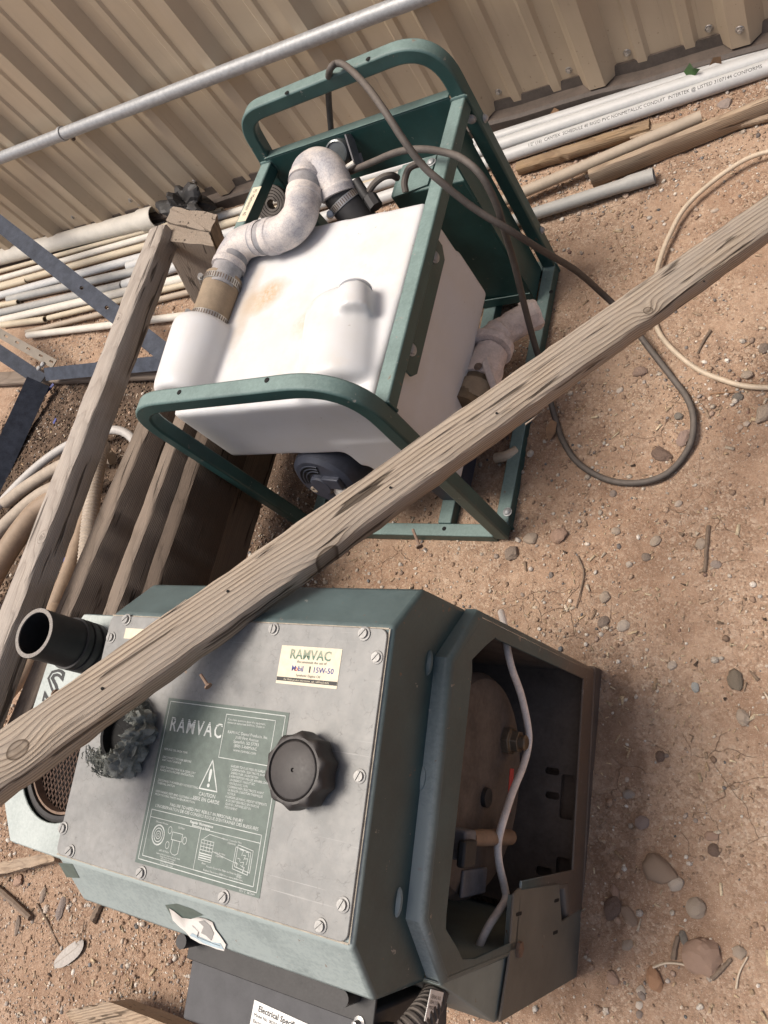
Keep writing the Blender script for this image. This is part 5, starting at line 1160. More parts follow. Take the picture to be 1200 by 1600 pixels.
# right-hand side cover with the big opening
def side_poly(pts): return [tuple(lx_(x, y, .019)[1:]) for (x, y) in pts]
MX = Matrix(((0, 0, 1, 0), (1, 0, 0, 0), (0, 1, 0, 0), (0, 0, 0, 1)))     # (y,z,x) -> (x,y,z)
outer = [(.0515, -.640), (.0515, -.152), (-.011, -.0905), (-.254, -.0905), (-.3165, -.152), (-.3165, -.345), (-.255, -.345), (-.26, -.51), (-.30, -.53), (-.30, -.64)]
op = [(.022, -.112 - .045), (.026, -.20), (.026, -.535), (-.245, -.535), (-.245, -.335), (-.296, -.325), (-.296, -.185), (-.285, -.150), (-.262, -.118), (-.235, -.108), (-.03, -.108), (-.008, -.116)]
o1, o2 = side_poly([(770, 996), (735, 1040)]), side_poly([(692, 1450), (718, 1497), (797, 1472)])
op = [(.027, -.535), (.027, -.200), (o1[0][0], o1[0][1]), (o1[0][0] - .012, o1[0][1] + .022), (o1[1][0] + .006, o1[1][1] + .004), (o1[1][0] - .006, o1[1][1] + .001), (o2[0][0] + .012, o2[0][1] + .002), (o2[0][0], o2[0][1]), (o2[1][0] + .010, o2[1][1] + .012), (o2[1][0], o2[1][1]), (o2[2][0] - .001, o2[1][1] - .03), (-.299, -.330), (-.236, -.338), (-.236, -.535)]
def inset(poly, d):
    out = []; n_ = len(poly)
    for k in range(n_):
        a_, b_, c_ = np.array(poly[k - 1]), np.array(poly[k]), np.array(poly[(k + 1) % n_])
        u_, w_ = b_ - a_, c_ - b_; u_ = u_ / np.linalg.norm(u_); w_ = w_ / np.linalg.norm(w_)
        n1, n2 = np.array([-u_[1], u_[0]]), np.array([-w_[1], w_[0]]); m_ = n1 + n2; m_ /= (m_ @ m_) / 2
        out.append(tuple(b_ + m_ * d))
    return out
area = sum(outer[k - 1][0] * outer[k][1] - outer[k][0] * outer[k - 1][1] for k in range(len(outer)))
sg = 1 if area > 0 else -1
RB = .0085
cov = L2('side_cover', fill_with_holes(inset(outer, sg * RB), [op], .003, Matrix.Translation((.0225, 0, 0)) @ MX), MT['hood'], bevel=.0008)
rows = [(.0035, 0)] + [(.0225 - RB + RB * math.sin(a_), RB * (1 - math.cos(a_))) for a_ in np.linspace(0, math.pi / 2, 7)]
v = []; n_ = len(outer)
for (x_, d_) in rows: v += [(x_, q_[0], q_[1]) for q_ in inset(outer, sg * d_)]
L2('cover_flange', MB().add(v, [(r_ * n_ + k, r_ * n_ + (k + 1) % n_, (r_ + 1) * n_ + (k + 1) % n_, (r_ + 1) * n_ + k) for r_ in range(len(rows) - 1) for k in range(n_)]), MT['hood'], ang=38)
for (x, y) in ((668, 1035), (645, 1215), (620, 1410)):
    p = lx_(x, y, .0045); L2('weld_tab', MB().lathe([(.0001, -.0035), (.004, -.002), (.005, 0), (.004, .002), (.0001, .0035)], Matrix.Translation((.0045, p[1], -.0915 if abs(p[1] + .13) < .1 else p[2] - .002)) @ Matrix.Diagonal((1, 2.6, 1.0, 1)), 14, False), MT['hood'])
# foot strip and floor, inside
L2('base_sill', MB().box((-.40, -.30, -.66), (.024, .053, -.585)), MT['iron'], bevel=.002)
floor_out = [(-.38, -.30), (.016, -.30), (.016, .046), (-.38, .046)]
def slot(cx, cy, lx0, ly0, r=.004): return rrect(cx - lx0 / 2, cy - ly0 / 2, cx + lx0 / 2, cy + ly0 / 2, r, 3)
fz = -.560
def fl(x, y): return lz(x, y, fz)[:2]
holes = []
for (x, y, a_, b_) in ((886, 1245, .020, .062), (878, 1380, .020, .068), (863, 1205, .022, .010), (863, 1243, .022, .010), (850, 1362, .024, .012)):
    c_ = fl(x, y); holes.append(slot(c_[0], c_[1], a_, b_))
L2('base_floor', fill_with_holes(floor_out, holes, .003, Matrix.Translation((0, 0, fz))), MT['dusty'])
L2('far_wall', MB().box((-.39, .040, -.60), (.015, .043, -.215)), MT['dusty'])
L2('back_wall', MB().box((-.388, -.315, -.60), (-.384, .045, -.14)), MT['iron'])
# blower housing and fittings
bc_ = (-.135, -.335); prof_r = [(.0001, .0), (.118, .0), (.130, -.004), (.137, -.014), (.137, -.30)]
L2('blower_housing', MB().lathe([(r_, z_) for r_, z_ in prof_r], Matrix.Translation((-.035, bc_[0], bc_[1])) @ Matrix.Rotation(math.pi / 2, 4, 'Y'), 56, False), MT['dusty'])
L2('housing_seam', MB().lathe([(.1372, -.05), (.1395, -.051), (.1395, -.057), (.1372, -.058)], Matrix.Translation((-.035, bc_[0], bc_[1])) @ Matrix.Rotation(math.pi / 2, 4, 'Y'), 56, False), MT['iron'])
L2('housing_strap', MB().box((-.0355, -.075, -.18), (-.031, .012, -.150)).box((-.0358, -.055, -.145), (-.0325, .012, -.128)), MT['ironblue'], bevel=.002)
L2('housing_strap', MB().box((-.0358, -.262, -.36), (-.031, -.232, -.29)), MT['ironblue'], bevel=.002)
p = lx_(800, 1158, -.026); Mb_ = Matrix.Translation((-.036, p[1], p[2])) @ Matrix.Rotation(math.pi / 2, 4, 'Y')
L2('hex_fitting', MB().lathe([(.0001, 0), (.019, 0), (.019, .010), (.015, .012), (.015, .022), (.0001, .022)], Mb_, 6, False), MT['brass'], bevel=.001)
L2('end_plug', MB().lathe([(.0001, .022), (.010, .022), (.010, .029), (.008, .031), (.0001, .031)], Mb_, 18, False), MT['brass'])
p = lx_(798, 1235, -.034); L2('red_label', MB().box((-.0352, p[1] - .028, p[2] - .007), (-.0343, p[1] + .028, p[2] + .007)), MT['red_ink'])
p = lx_(758, 1246, -.034); L2('drain_plug', MB().lathe([(.0001, 0), (.012, 0), (.012, .006), (.007, .008), (.0001, .008)], Matrix.Translation((-.0352, p[1], p[2])) @ Matrix.Rotation(math.pi / 2, 4, 'Y'), 12, False), MT['rubber'])
a_, b_ = lx_(735, 1309, -.015), lx_(800, 1308, -.015)
L2('valve_handle', MB().tube([a_, a_ + (b_ - a_) * .2, b_ - (b_ - a_) * .06, b_], [.008, .0095, .0095, .006], 14), m_plain('worn_tan_rubber', (.21, .145, .10), .6, 0, .3, 40))
p = lx_(721, 1316, -.015); L2('valve_body', MB().box((-.030, p[1] - .018, p[2] - .016), (-.004, p[1] + .014, p[2] + .014)), MT['ironblue'], bevel=.003)
p = lx_(722, 1333, -.004); L2('tie_block', MB().box((-.006, p[1] - .014, p[2] - .022), (.004, p[1] + .014, p[2] + .010)), MT['rubber'], bevel=.003)
wp = [(783, 957, -.05), (786, 968, -.035), (790, 990, -.022), (792, 1010, -.012), (800, 1045, -.008), (814, 1085, -.008), (824, 1130, -.01), (826, 1160, -.01), (818, 1195, -.008), (800, 1240, -.006), (784, 1290, -.004), (778, 1320, -.010), (780, 1350, -.010), (788, 1385, -.008), (790, 1404, -.006), (778, 1425, -.008), (762, 1450, -.012), (748, 1480, -.02), (742, 1500, -.04)]
P = catmull([M2 @ Vector(lx_(x, y, X_)) for (x, y, X_) in wp], 8)
solo('white_cord', 'grubby white cord hanging through the open side of the near machine', 'cord', MB().tube(P, .0048, 12), MT['white_cord'], origin=P[0])
# corner plate and lower near side
cpl = [tuple(lx_(x, y, .0225)[1:]) for (x, y) in ((803, 1397), (812, 1388), (866, 1377), (874, 1381), (878, 1440))]
cpl += [(-.285, -.62), (-.376, -.62), (-.376, -.302), (-.318, -.316)]
cp_o = L2('corner_plate', MB().prism(cpl, .0195, .0225, MX), m_paint('dusty_green_plate', (.075, .085, .072), .9, (.24, .19, .15), .6, .35), bevel=.001)
p = lx_(810, 1483, .0228); L2('plate_bolt', MB().lathe([(.0001, 0), (.009, 0), (.009, .004), (.0001, .005)], Matrix.Translation((.0225, p[1], p[2])) @ Matrix.Rotation(math.pi / 2, 4, 'Y'), 6, False), MT['rust'])
for (x, y) in ((811, 1428), (870, 1407), (868, 1457)):
    p = lx_(x, y, .0228); L2('plate_slot', MB().prism(rrect(p[1] - .002, p[2] - .009, p[1] + .002, p[2] + .009, .0018, 3), .0222, .0229, MX), MT['void'])
FADED = m_paint('faded_green_sheet', (.115, .15, .137), .9, (.36, .385, .36), .5, .35)
L2('lower_housing', MB().prism([(-.312, -.143), (-.378, -.302), (-.3795, -.64), (-.312, -.64)], -.38, .0168, MX), FADED, bevel=.002)
a_, b_ = Vector(lx_(672, 1549, .0168)), Vector(lx_(702, 1557, .0168)); xd = (b_ - a_).normalized()
Msp = frame(a_, xd, Vector((1, 0, 0)).cross(xd))
sp_ = L2('spec_sticker', MB().box((.0, -.024, .0), (.030, .002, .0006), Msp), MT['paper'])
mb = MB(); text_into(mb, 'SERIAL NO.\n0044 1130\nMADE IN USA', .0045, Msp @ Matrix.Translation((.003, -.005, .0010))); L2('printed_text', mb, MT['black_ink'], parent=sp_, fixn=False)
# emblem remains on the sloping near face: irregular peeled white paper
sn = Vector((0, -.707, .707)); sx = Vector((1, 0, 0)); sy = sn.cross(sx)
def on_slope(x, y, off=.0):
    n = R2 @ np.array(sn); p0 = P0 + R2 @ np.array([0, -PD - .003, -.0022]) + n * off; return R2.T @ (ppl(x, y, p0, n) - P0)
shp = [(264, 1419), (272, 1424), (284, 1434), (298, 1436), (310, 1433), (322, 1436), (332, 1441), (336, 1452), (345, 1464), (353, 1476), (350, 1486), (338, 1483), (326, 1478), (312, 1474), (298, 1466), (290, 1456), (280, 1448), (270, 1438)]
top_ = [on_slope(x, y, .0012) for x, y in shp]; bot_ = [on_slope(x, y, .0002) for x, y in shp]; n_ = len(shp)
L2('peeled_emblem', MB().add(top_ + bot_, [tuple(range(n_))] + [(i, (i + 1) % n_, n_ + (i + 1) % n_, n_ + i) for i in range(n_)]), MT['paper'], fixn=False)
def slope_patch(name, pts, m, off, width=None):
    q_ = MB()
    if width:
        P_ = [Vector(on_slope(x, y, off)) for x, y in pts]
        for a_, b_ in zip(P_[:-1], P_[1:]):
            d_ = (b_ - a_).normalized(); n3 = sn.cross(d_) * width / 2; q_.add([a_ - n3, b_ - n3, b_ + n3, a_ + n3], [(0, 1, 2, 3)])
    else: q_.add([on_slope(x, y, off) for x, y in pts], [tuple(range(len(pts)))])
    L2(name, q_, m, fixn=False)
slope_patch('emblem_dark_patch', [(258, 1414), (276, 1412), (300, 1420), (318, 1430), (306, 1433), (296, 1436), (284, 1434), (270, 1436)], MT['decal'], .0002)  # dark green patch along the upper edge of the emblem
slope_patch('emblem_print', [(310, 1440), (318, 1448), (314, 1458), (322, 1462), (330, 1470), (334, 1458), (328, 1446), (318, 1438)], MT['pvc_dull'], .0016)
slope_patch('emblem_print', [(296, 1462), (306, 1466), (318, 1474), (332, 1479), (350, 1484), (344, 1474), (330, 1472), (312, 1464), (300, 1458)], m_plain('pale_blue_print', (.40, .50, .55), .6), .0016)
slope_patch('emblem_print', [(300, 1446), (310, 1456), (308, 1464), (322, 1470), (332, 1474), (344, 1478)], MT['black_ink'], .0018, .0007)
slope_patch('paint_patch', [(91, 1348), (113, 1350), (124, 1372), (104, 1371)], MT['decal'], .0003)
# electrical box under the near edge
ZE = -.104
mb = MB().prism([(-.258, -.345), (-.030, -.343), (-.026, -.400), (-.256, -.409)], ZE - .17, ZE)
eb = L2('electrical_box', mb, MT['ebox'], bevel=.003)
L2('box_flange', MB().box((-.262, -.352, ZE + .001), (-.022, -.318, ZE + .004)), MT['rubber'], bevel=.001)
for x in (-.252, -.045): L2('standoff', MB().lathe([(.0001, ZE + .003), (.0075, ZE + .003), (.0075, ZE + .028), (.0001, ZE + .028)], Matrix.Translation((x, -.330, 0)), 16, False), MT['rubber'])
L2('box_screw', MB().lathe([(.0001, 0), (.006, 0), (.006, .003), (.003, .004), (.003, .012), (.0001, .013)], Matrix.Translation((-.037, -.352, ZE + .002)), 10, False), MT['ssteel'])
l0 = lz(398, 1562, ZE + .0004); ME_ = Matrix.Translation((l0[0], l0[1], ZE + .0004)) @ Matrix.Rotation(math.radians(-2.5), 4, 'Z')
es = L2('specification_label', MB().box((0, -.05, 0), (.075, 0, .0004), ME_), MT['paper'])
mb = MB(); tm = lambda s, x, y, sz, b_=0: text_into(mb, s, sz, ME_ @ Matrix.Translation((x, -y, .0007)), bold=b_)
tm('Electrical Specifications', .007, .008, .0072, .00012); tm('Model No. 002044', .003, .0135, .0042); tm('Electrical Input Power: 115/230 V', .003, .019, .0042); tm('Motor Input Power: 1.5 kW', .003, .028, .0042)
L2('printed_text', mb, MT['black_ink'], parent=es, fixn=False)
cdt = [M2 @ Vector(q_) for q_ in ((-.030, -.372, ZE - .02), (-.005, -.362, ZE - .015), (.006, -.345, ZE - .03), (.004, -.335, ZE - .06), (-.01, -.33, ZE - .10))]
P = catmull(cdt, 40); part('ribbed_conduit', MB().tube(P, [.0135 if i % 8 < 4 else .0115 for i in range(len(P))], 16), MT['cord'], m2)
part('conduit_nut', MB().tube([M2 @ Vector((-.032, -.376, ZE - .022)), M2 @ Vector((-.012, -.366, ZE - .016))], [.0175, .0175], 14), MT['rubber'], m2)

# ================================================================== foreground wood chunk, bark, small things
def chunk(name, label, P4, z, h, m, cat, seed):
    A = [Vector(pz(x, y, z)) for x, y in P4]; x = (A[1] - A[0]).normalized(); y = (A[3] - A[0]); y = (y - x * y.dot(x)).normalized()
    Mw = frame((A[0] + A[1] + A[2] + A[3]) / 4, x, y); inv = Mw.inverted(); r_ = np.random.default_rng(seed)
    mb = MB(); T_ = [inv @ q for q in A]; n = 4; v = []; nx_, ny_ = 14, 6
    for k in range(2):
        for i in range(nx_ + 1):
            for j in range(ny_ + 1):
                s, t = i / nx_, j / ny_; q = T_[0] * (1 - s) * (1 - t) + T_[1] * s * (1 - t) + T_[2] * s * t + T_[3] * (1 - s) * t
                v.append((q.x + r_.normal() * .0018, q.y + r_.normal() * .0012, (0 if k == 0 else -h) + r_.normal() * .0012))
    w_ = ny_ + 1; B_ = (nx_ + 1) * w_; f = []
    for i in range(nx_):
        for j in range(ny_):
            a_ = i * w_ + j; f.append((a_, a_ + w_, a_ + w_ + 1, a_ + 1)); a_ += B_; f.append((a_, a_ + 1, a_ + w_ + 1, a_ + w_))
    rim = [i * w_ for i in range(nx_ + 1)] + [nx_ * w_ + j for j in range(1, w_)] + [i * w_ + ny_ for i in range(nx_ - 1, -1, -1)] + [j for j in range(ny_ - 1, 0, -1)]
    f += [(rim[i], rim[i] + B_, rim[(i + 1) % len(rim)] + B_, rim[(i + 1) % len(rim)]) for i in range(len(rim))]
    mb.add(v, f); o = part(name, mb, m, None, local=True, M=Mw, ang=40); o['label'] = label; o['category'] = cat
chunk('wood_block', 'split weathered wood block at the bottom edge beside the electrical box', [(136, 1576), (206, 1560), (330, 1610), (210, 1650)], .048, .05, MT['wood_e'], 'wood block', 61)
chunk('wood_sliver', 'flat pale wood sliver sticking out from under the filter tray', [(-30, 1358), (96, 1329), (92, 1347), (-30, 1375)], .018, .014, MT['wood_e'], 'wood sliver', 62)
def stick(label, pts, r0, r1, m='twig', name='twig', dz=.003, cat='twig', group=None):
    P = catmull([gxy(x, y, dz) for (x, y) in pts], 5); n = len(P); rr2 = np.random.default_rng(int(abs(pts[0][0])) + 3)
    P = [p + rr2.normal(size=3) * r0 * .06 for p in P]
    solo(name, label, cat, MB().tube(P, [r0 + (r1 - r0) * i / (n - 1) for i in range(n)], 7), MT[m], origin=P[0], group=group)
stick('thick dark stick at the left edge below the wood sliver', [(-20, 1378), (12, 1402), (48, 1434)], .0075, .0065, dz=.008)
stick('thin dark twig pointing down towards the feather', [(58, 1412), (76, 1444), (92, 1478)], .0022, .0015)
stick('straight bare twig standing out on open dirt at right', [(1107, 822), (1104, 855), (1101, 894)], .0034, .0026)
stick('short crooked twig below the plank at right', [(1110, 516), (1098, 535), (1090, 552)], .003, .002)
stick('thin straw left of the big green pebble', [(1108, 616), (1125, 614), (1146, 613)], .0014, .0012, 'leafdry', 'straw')
stick('curved straw above the large pink rock', [(1020, 1512), (1040, 1505), (1062, 1506), (1080, 1512)], .0016, .0012, 'beige', 'straw')
stick('grey wood splinter right of the large pink rock', [(1112, 1529), (1128, 1514), (1142, 1499)], .0035, .0025)
stick('grey wood splinter left of the large pink rock', [(1052, 1498), (1055, 1480), (1059, 1463)], .004, .003)
stick('thin pale straw at the bottom right corner', [(1150, 1545), (1155, 1520), (1168, 1495)], .0014, .001, 'beige', 'straw')
stick('root stub beside the wood offcuts at left', [(145, 1440), (150, 1428), (156, 1416)], .008, .007, 'twig', 'root_stub', .006)
stick('dark thin twig left of the front corner of the white tank machine', [(902, 868), (912, 892), (908, 920), (900, 950)], .0016, .001)
# feather
P = [gxy(84, 1507, .004), gxy(100, 1496, .008), gxy(120, 1480, .01), gxy(126, 1466, .008)]
fe = root('feather', 'grey bird feather lying on the litter at lower left', 'feather', loc=P[0])
C_ = catmull(P, 6); mb = MB(); v = []
for i, p in enumerate(C_):
    t = i / (len(C_) - 1); d_ = (C_[min(i + 1, len(C_) - 1)] - C_[max(i - 1, 0)]); sd = np.cross(d_, [0, 0, 1.0]); sd /= np.linalg.norm(sd); wdt = .016 * math.sin(math.pi * min(1, t * .93 + .07)) ** .6 * (1.0 if t < .9 else .6)
    v += [p - sd * wdt + [0, 0, -.002], p + [0, 0, .001], p + sd * wdt + [0, 0, -.002]]
mb.add(v, [(3 * i + j, 3 * i + j + 1, 3 * i + 4 + j, 3 * i + 3 + j) for i in range(len(C_) - 1) for j in range(2)]); part('vane', mb, MT['feather'], fe, fixn=False)
part('shaft', MB().tube(catmull(P + [gxy(132, 1440, .004)], 6), .0011, 6), MT['twig'], fe)
def leaf(label, pts, m, z, name='dry_leaf', cat='leaf'):
    P_ = [gxy(x, y, z + dz) for (x, y, dz) in pts]; c_ = sum(P_) / len(P_) + np.array([0, 0, .004])
    mb = MB().add(P_ + [c_], [(i, (i + 1) % len(P_), len(P_)) for i in range(len(P_))]); o = solo(name, label, cat, mb, MT[m], origin=P_[0], fixn=False, ang=80)
leaf('curled brown dry leaf beside the base rail under the plank', [(853, 668, .02), (862, 655, .028), (870, 660, .02), (868, 676, .008), (858, 690, .002), (853, 682, .01)], 'leafdry', .004)
leaf('small green weed leaf sprouting between the conduits and wall trim', [(1068, 112, .02), (1078, 98, .05), (1084, 106, .045), (1094, 108, .03), (1086, 118, .02), (1074, 120, .01)], 'leafgreen', .012, 'weed_leaf')
leaf('brown dry leaf leaning against the wall trim at right', [(1108, 103, .02), (1114, 90, .035), (1126, 88, .03), (1128, 100, .01), (1116, 98, .02)], 'leafdry', .012)
leaf('brown curled leaf against wall trim beside the rear conduit', [(858, 180, .01), (866, 168, .02), (874, 172, .012), (868, 182, .004)], 'leafdry', .006)
# dark crumpled plastic clump by the wall
rr_ = np.random.default_rng(9); mb = MB(); cb = pz(290, 322, .10)
bm = bmesh.new(); bmesh.ops.create_icosphere(bm, subdivisions=4, radius=.055)
for v_ in bm.verts:
    n_ = sum(rr_.normal() * 0 for _ in range(1)); q = v_.co.copy(); s = 1 + .5 * math.sin(q.x * 95 + q.y * 60) * math.sin(q.z * 80 + q.x * 40) + rr_.normal() * .05; v_.co = Vector((q.x * 1.35, q.y * .8, q.z * .9)) * s
bm.verts.index_update(); mb.add([v_.co + Vector(cb) for v_ in bm.verts], [tuple(v_.index for v_ in f_.verts) for f_ in bm.faces]); bm.free()
mb.tube([pz(290, 330, .02), pz(290, 326, .09)], [.03, .035], 10)
solo('black_debris', 'crumpled black plastic debris at the wall foot behind the timber posts', 'debris', mb, MT['rubber'], origin=cb, ang=20)

# ================================================================== stones
def stone_mesh(seed, angular=.25, sub=2):
    r_ = np.random.default_rng(seed); bm = bmesh.new(); bmesh.ops.create_icosphere(bm, subdivisions=sub, radius=1.0)
    planes = [(Vector(r_.normal(size=3)).normalized(), r_.uniform(.62, .95)) for _ in range(int(9 + angular * 16))]; a_ = [Vector(r_.normal(size=3)) * 1.6 for _ in range(3)]
    for v_ in bm.verts:
        q = v_.co.copy(); s = 1 + .10 * sum(math.sin(q.dot(k) * 2 + i) for i, k in enumerate(a_)) / 1.5
        q *= s + (.05 * math.sin(q.dot(a_[0]) * 5 + 1) * math.sin(q.dot(a_[1]) * 4.3) + .035 * math.sin(q.dot(a_[2]) * 9 + 2) if sub > 1 else 0)
        for (n_, d_) in planes:
            e_ = q.dot(n_) - d_
            if e_ > 0: q -= n_ * e_ * (.25 + .6 * angular)
        v_.co = q
    me_ = bpy.data.meshes.new('stone')
    if sub > 1:
        for v_ in bm.verts: v_.co *= 1 + r_.normal() * .026
    bm.to_mesh(me_); bm.free(); return me_
SM = {}
def col_mat(c, sp=.5):
    k = (c, sp)
    if k not in SM: SM[k] = m_stonec('stone_tone', c, sp)
    return SM[k]
def stone(label, x, y, wpx, hpx, ang, col, angular=.2, flat=.6, sp=.5, seed=None, group=None, sink=.38):
    p = gxy(x, y, 0.0); d_ = np.linalg.norm(p - O); s = d_ / F; me_ = stone_mesh(seed or int(x * 7 + y), angular, 3)
    u = Vector(pz(x + math.cos(math.radians(ang)), y + math.sin(math.radians(ang)), 0) - pz(x, y, 0)); yaw = math.atan2(u.y, u.x)
    me_.materials.append(col_mat(col, sp)); me_.polygons.foreach_set('use_smooth', [True] * len(me_.polygons)); me_.set_sharp_from_angle(angle=math.radians(22 if angular > .25 else 60))
    a_, b_ = wpx * s / 2 * .93, hpx * s / 2 * 1.03; c_ = min(a_, b_) * flat
    o = bpy.data.objects.new('stone', me_); C.objects.link(o)
    o.matrix_world = Matrix.Translation(Vector(p) + Vector((0, 0, c_ * (1 - 2 * sink)))) @ Matrix.Rotation(yaw, 4, 'Z') @ Matrix.Diagonal((a_, b_, c_, 1))
    o['label'] = label; o['category'] = 'stone'
    if group: o['group'] = group
W, GR, DK, PK, TN, OR, BL, WH = (.44, .365, .295), (.235, .195, .165), (.14, .095, .08), (.43, .285, .215), (.37, .27, .20), (.44, .235, .13), (.16, .165, .155), (.60, .52, .44)
gst = 'larger stones scattered on the dirt'
for a_ in (('large pinkish rock, biggest at bottom right', 1098, 1493, 52, 42, -8, PK, .35), ('smooth flat tan cobble right of the near machine', 1028, 1357, 52, 34, 36, TN, .0),
           ('small white rock touching the smooth tan cobble', 1056, 1380, 22, 22, 40, WH, .5), ('round speckled rock between cobble and pink rock', 1085, 1419, 27, 24, 20, W, .3),
           ('orange angular rock below left of the large pink rock', 1023, 1530, 24, 34, -12, OR, .9), ('dark brown triangular stone half buried near the machine base', 958, 1420, 26, 32, 25, DK, .6),
           ('tan oval pebble beside the dark triangular stone', 983, 1430, 17, 30, -30, TN, .1), ('greenish grey egg-shaped stone right of centre', 1149, 1063, 22, 30, -5, (.16, .145, .115), .0),
           ('pale mottled stone below the greenish egg-shaped stone', 1161, 1120, 19, 24, -10, W, .4), ('white square-cornered chip above the near machine', 974, 978, 21, 19, 20, WH, .9),
           ('grey lump left of the white square chip', 943, 972, 20, 20, 30, GR, .5), ('pink broad stone beside the front corner of the green frame', 873, 838, 26, 28, 40, PK, .4),
           ('white angular stone nearest the front corner of the green frame', 829, 842, 26, 22, -40, W, .8), ('dark round lump just below the front corner of the green frame', 800, 865, 28, 24, 10, GR, .4),
           ('dark brown flat stone inside the black cord loop', 1033, 711, 36, 22, 22, DK, .3), ('pink grey slab under the black cord', 1068, 686, 22, 30, 25, (.33, .24, .21), .6),
           ('teal grey pebble inside the black cord loop', 1060, 651, 15, 12, 20, BL, .1), ('teal grey pebble below the beige cable', 1153, 621, 17, 14, 30, BL, .1),
           ('big pale rock at the right edge level with the cord loop', 1194, 648, 24, 32, 10, W, .4), ('pale round stone by the beige cable', 1168, 586, 17, 14, 10, W, .3),
           ('reddish stone next to the cord above the loop', 1000, 582, 26, 18, -20, (.31, .22, .18), .5), ('blue grey stone at the right edge above the beige cable', 1193, 545, 17, 18, 0, GR, .5),
           ('white irregular stone below the cord loop with a dark hole', 962, 830, 16, 13, -10, W, .7), ('grey oval stone right of the straight twig', 1119, 882, 16, 12, 10, (.34, .29, .26), .2),
           ('speckled pale stone touching the straight twig', 1095, 850, 17, 16, 0, W, .4), ('pale lump, upper of two left of the straight twig', 1024, 846, 19, 18, 30, W, .5),
           ('round grey pebble below the pale lump', 1009, 871, 14, 14, 0, GR, .1), ('bright white small pebble on open dirt left of the twig', 983, 882, 11, 10, 0, WH, .3),
           ('pale cone-shaped stone above the near machine', 945, 933, 18, 22, 20, W, .6), ('white triangular chip at right of the near machine', 1050, 1040, 15, 14, 0, WH, .9),
           ('blue white chip right of the white triangle', 1086, 1074, 13, 16, 0, (.42, .46, .46), .7), ('dark maroon pebble right of the near machine', 1032, 1182, 16, 15, 20, DK, .1),
           ('grey flat stone partly shaded by the near machine', 982, 1241, 20, 13, 0, (.36, .33, .30), .3), ('pink grey squarish stone below the flat one', 1003, 1286, 26, 18, 8, (.30, .24, .22), .6),
           ('dark lump at right with pink pieces on it', 1115, 1328, 19, 17, 0, DK, .6), ('pink knobbly stone on top of the dark lump', 1111, 1306, 20, 14, 0, PK, .6),
           ('thin pinkish pebble beside the dark triangular stone', 961, 1393, 12, 22, -20, PK, .1), ('pale angular stone near the base corner', 981, 1477, 18, 13, -25, W, .8),
           ('two-lobed pinkish stone beside the base corner', 958, 1528, 16, 20, -35, PK, .5), ('white round pebble near the orange rock', 1002, 1549, 13, 14, 0, WH, .3),
           ('blue grey wedge left of the large pink rock', 1069, 1467, 13, 20, -5, BL, .6), ('pale stone at the right edge beside the large pink rock', 1155, 1488, 17, 15, 20, W, .5),
           ('dark grey stone above the grey lath', 930, 224, 24, 12, -30, GR, .5), ('whitish lumpy stone between conduit and tan pipe', 867, 247, 14, 14, 0, W, .5), ('pink stone below the printed conduit', 878, 252, 12, 11, 0, PK, .5),
           ('grey dark rock against the rear conduit at the wall', 885, 168, 25, 15, -10, (.22, .20, .19), .9), ('big grey pink rock above the lath at right', 1133, 163, 22, 16, 0, (.33, .28, .26), .7),
           ('tan pebble left of the lath', 1032, 1 * 212 + 0, 13, 10, 0, TN, .4), ('dark grey pebble at left near the wood sliver', 68, 1400, 12, 18, 0, GR, .1), ('flat grey stone left of the split wood block', 96, 1420, 14, 30, 14, (.24, .21, .2), .2),
           ('white pebble among litter at left', 73, 1420, 11, 11, 0, WH, .2), ('pink flat stone under the wood sliver', 30, 1376, 18, 16, 0, PK, .4), ('grey pebble at the left edge below the stick', 28, 1446, 9, 22, -8, GR, .1)):
    lab, x, y, wp_, hp_, an, co, ag = a_; stone(lab, x, y, wp_, hp_, an, co, ag if 'smooth' in lab or 'egg' in lab else max(.3, ag), group=gst)
# middle-sized pebbles: individuals sharing meshes
base_m = []
for k in range(10):
    me_ = stone_mesh(200 + k, .55 + .05 * k, 2); me_.materials.append(MT['stone']); me_.polygons.foreach_set('use_smooth', [True] * len(me_.polygons)); me_.set_sharp_from_angle(angle=math.radians(24)); me_.name = 'pebble'; base_m.append(me_)
OCC = [(-.95, .47, -.45, 1.08), (-1.02, -.20, -.36, .20)]
def blocked(x, y): return (-1.03 < x < -.57 and .50 < y < 1.04) or (-.98 < x < -.37 and -.20 < y < .22)
GP = []
def project(P):
    c_ = (P - O) @ R.T; return 600 + F * c_[:, 0] / c_[:, 2], 800 + F * c_[:, 1] / c_[:, 2]
rs = np.random.default_rng(77); cnt = 0
while cnt < 295:
    x, y = rs.uniform(-1.9, .12), rs.uniform(-.6, 1.5)
    if blocked(x, y): continue
    dens = .25 + 1.0 * smooth(-.05, .25, vnoise(np.array([x]), np.array([y]), 5, .33))[0]
    if y > 1.15: dens += .8
    if -.42 < x < -.12 and -.35 < y < .25: dens += .7
    if rs.random() > dens: continue
    s = float(np.clip(rs.lognormal(math.log(.0037), .40), .0023, .0090)); z = float(gh(x, y))
    o = bpy.data.objects.new('pebble', base_m[rs.integers(10)]); C.objects.link(o)
    o.matrix_world = Matrix.Translation((x, y, z + s * .25)) @ Matrix.Rotation(rs.uniform(0, 6.28), 4, 'Z') @ Matrix.Diagonal((s * rs.uniform(.9, 1.4), s * rs.uniform(.75, 1.1), s * rs.uniform(.5, .8), 1))
    o['label'] = 'small loose pebble strewn on the bare dirt'; o['category'] = 'pebble'; o['group'] = 'small loose pebbles on the dirt'; cnt += 1
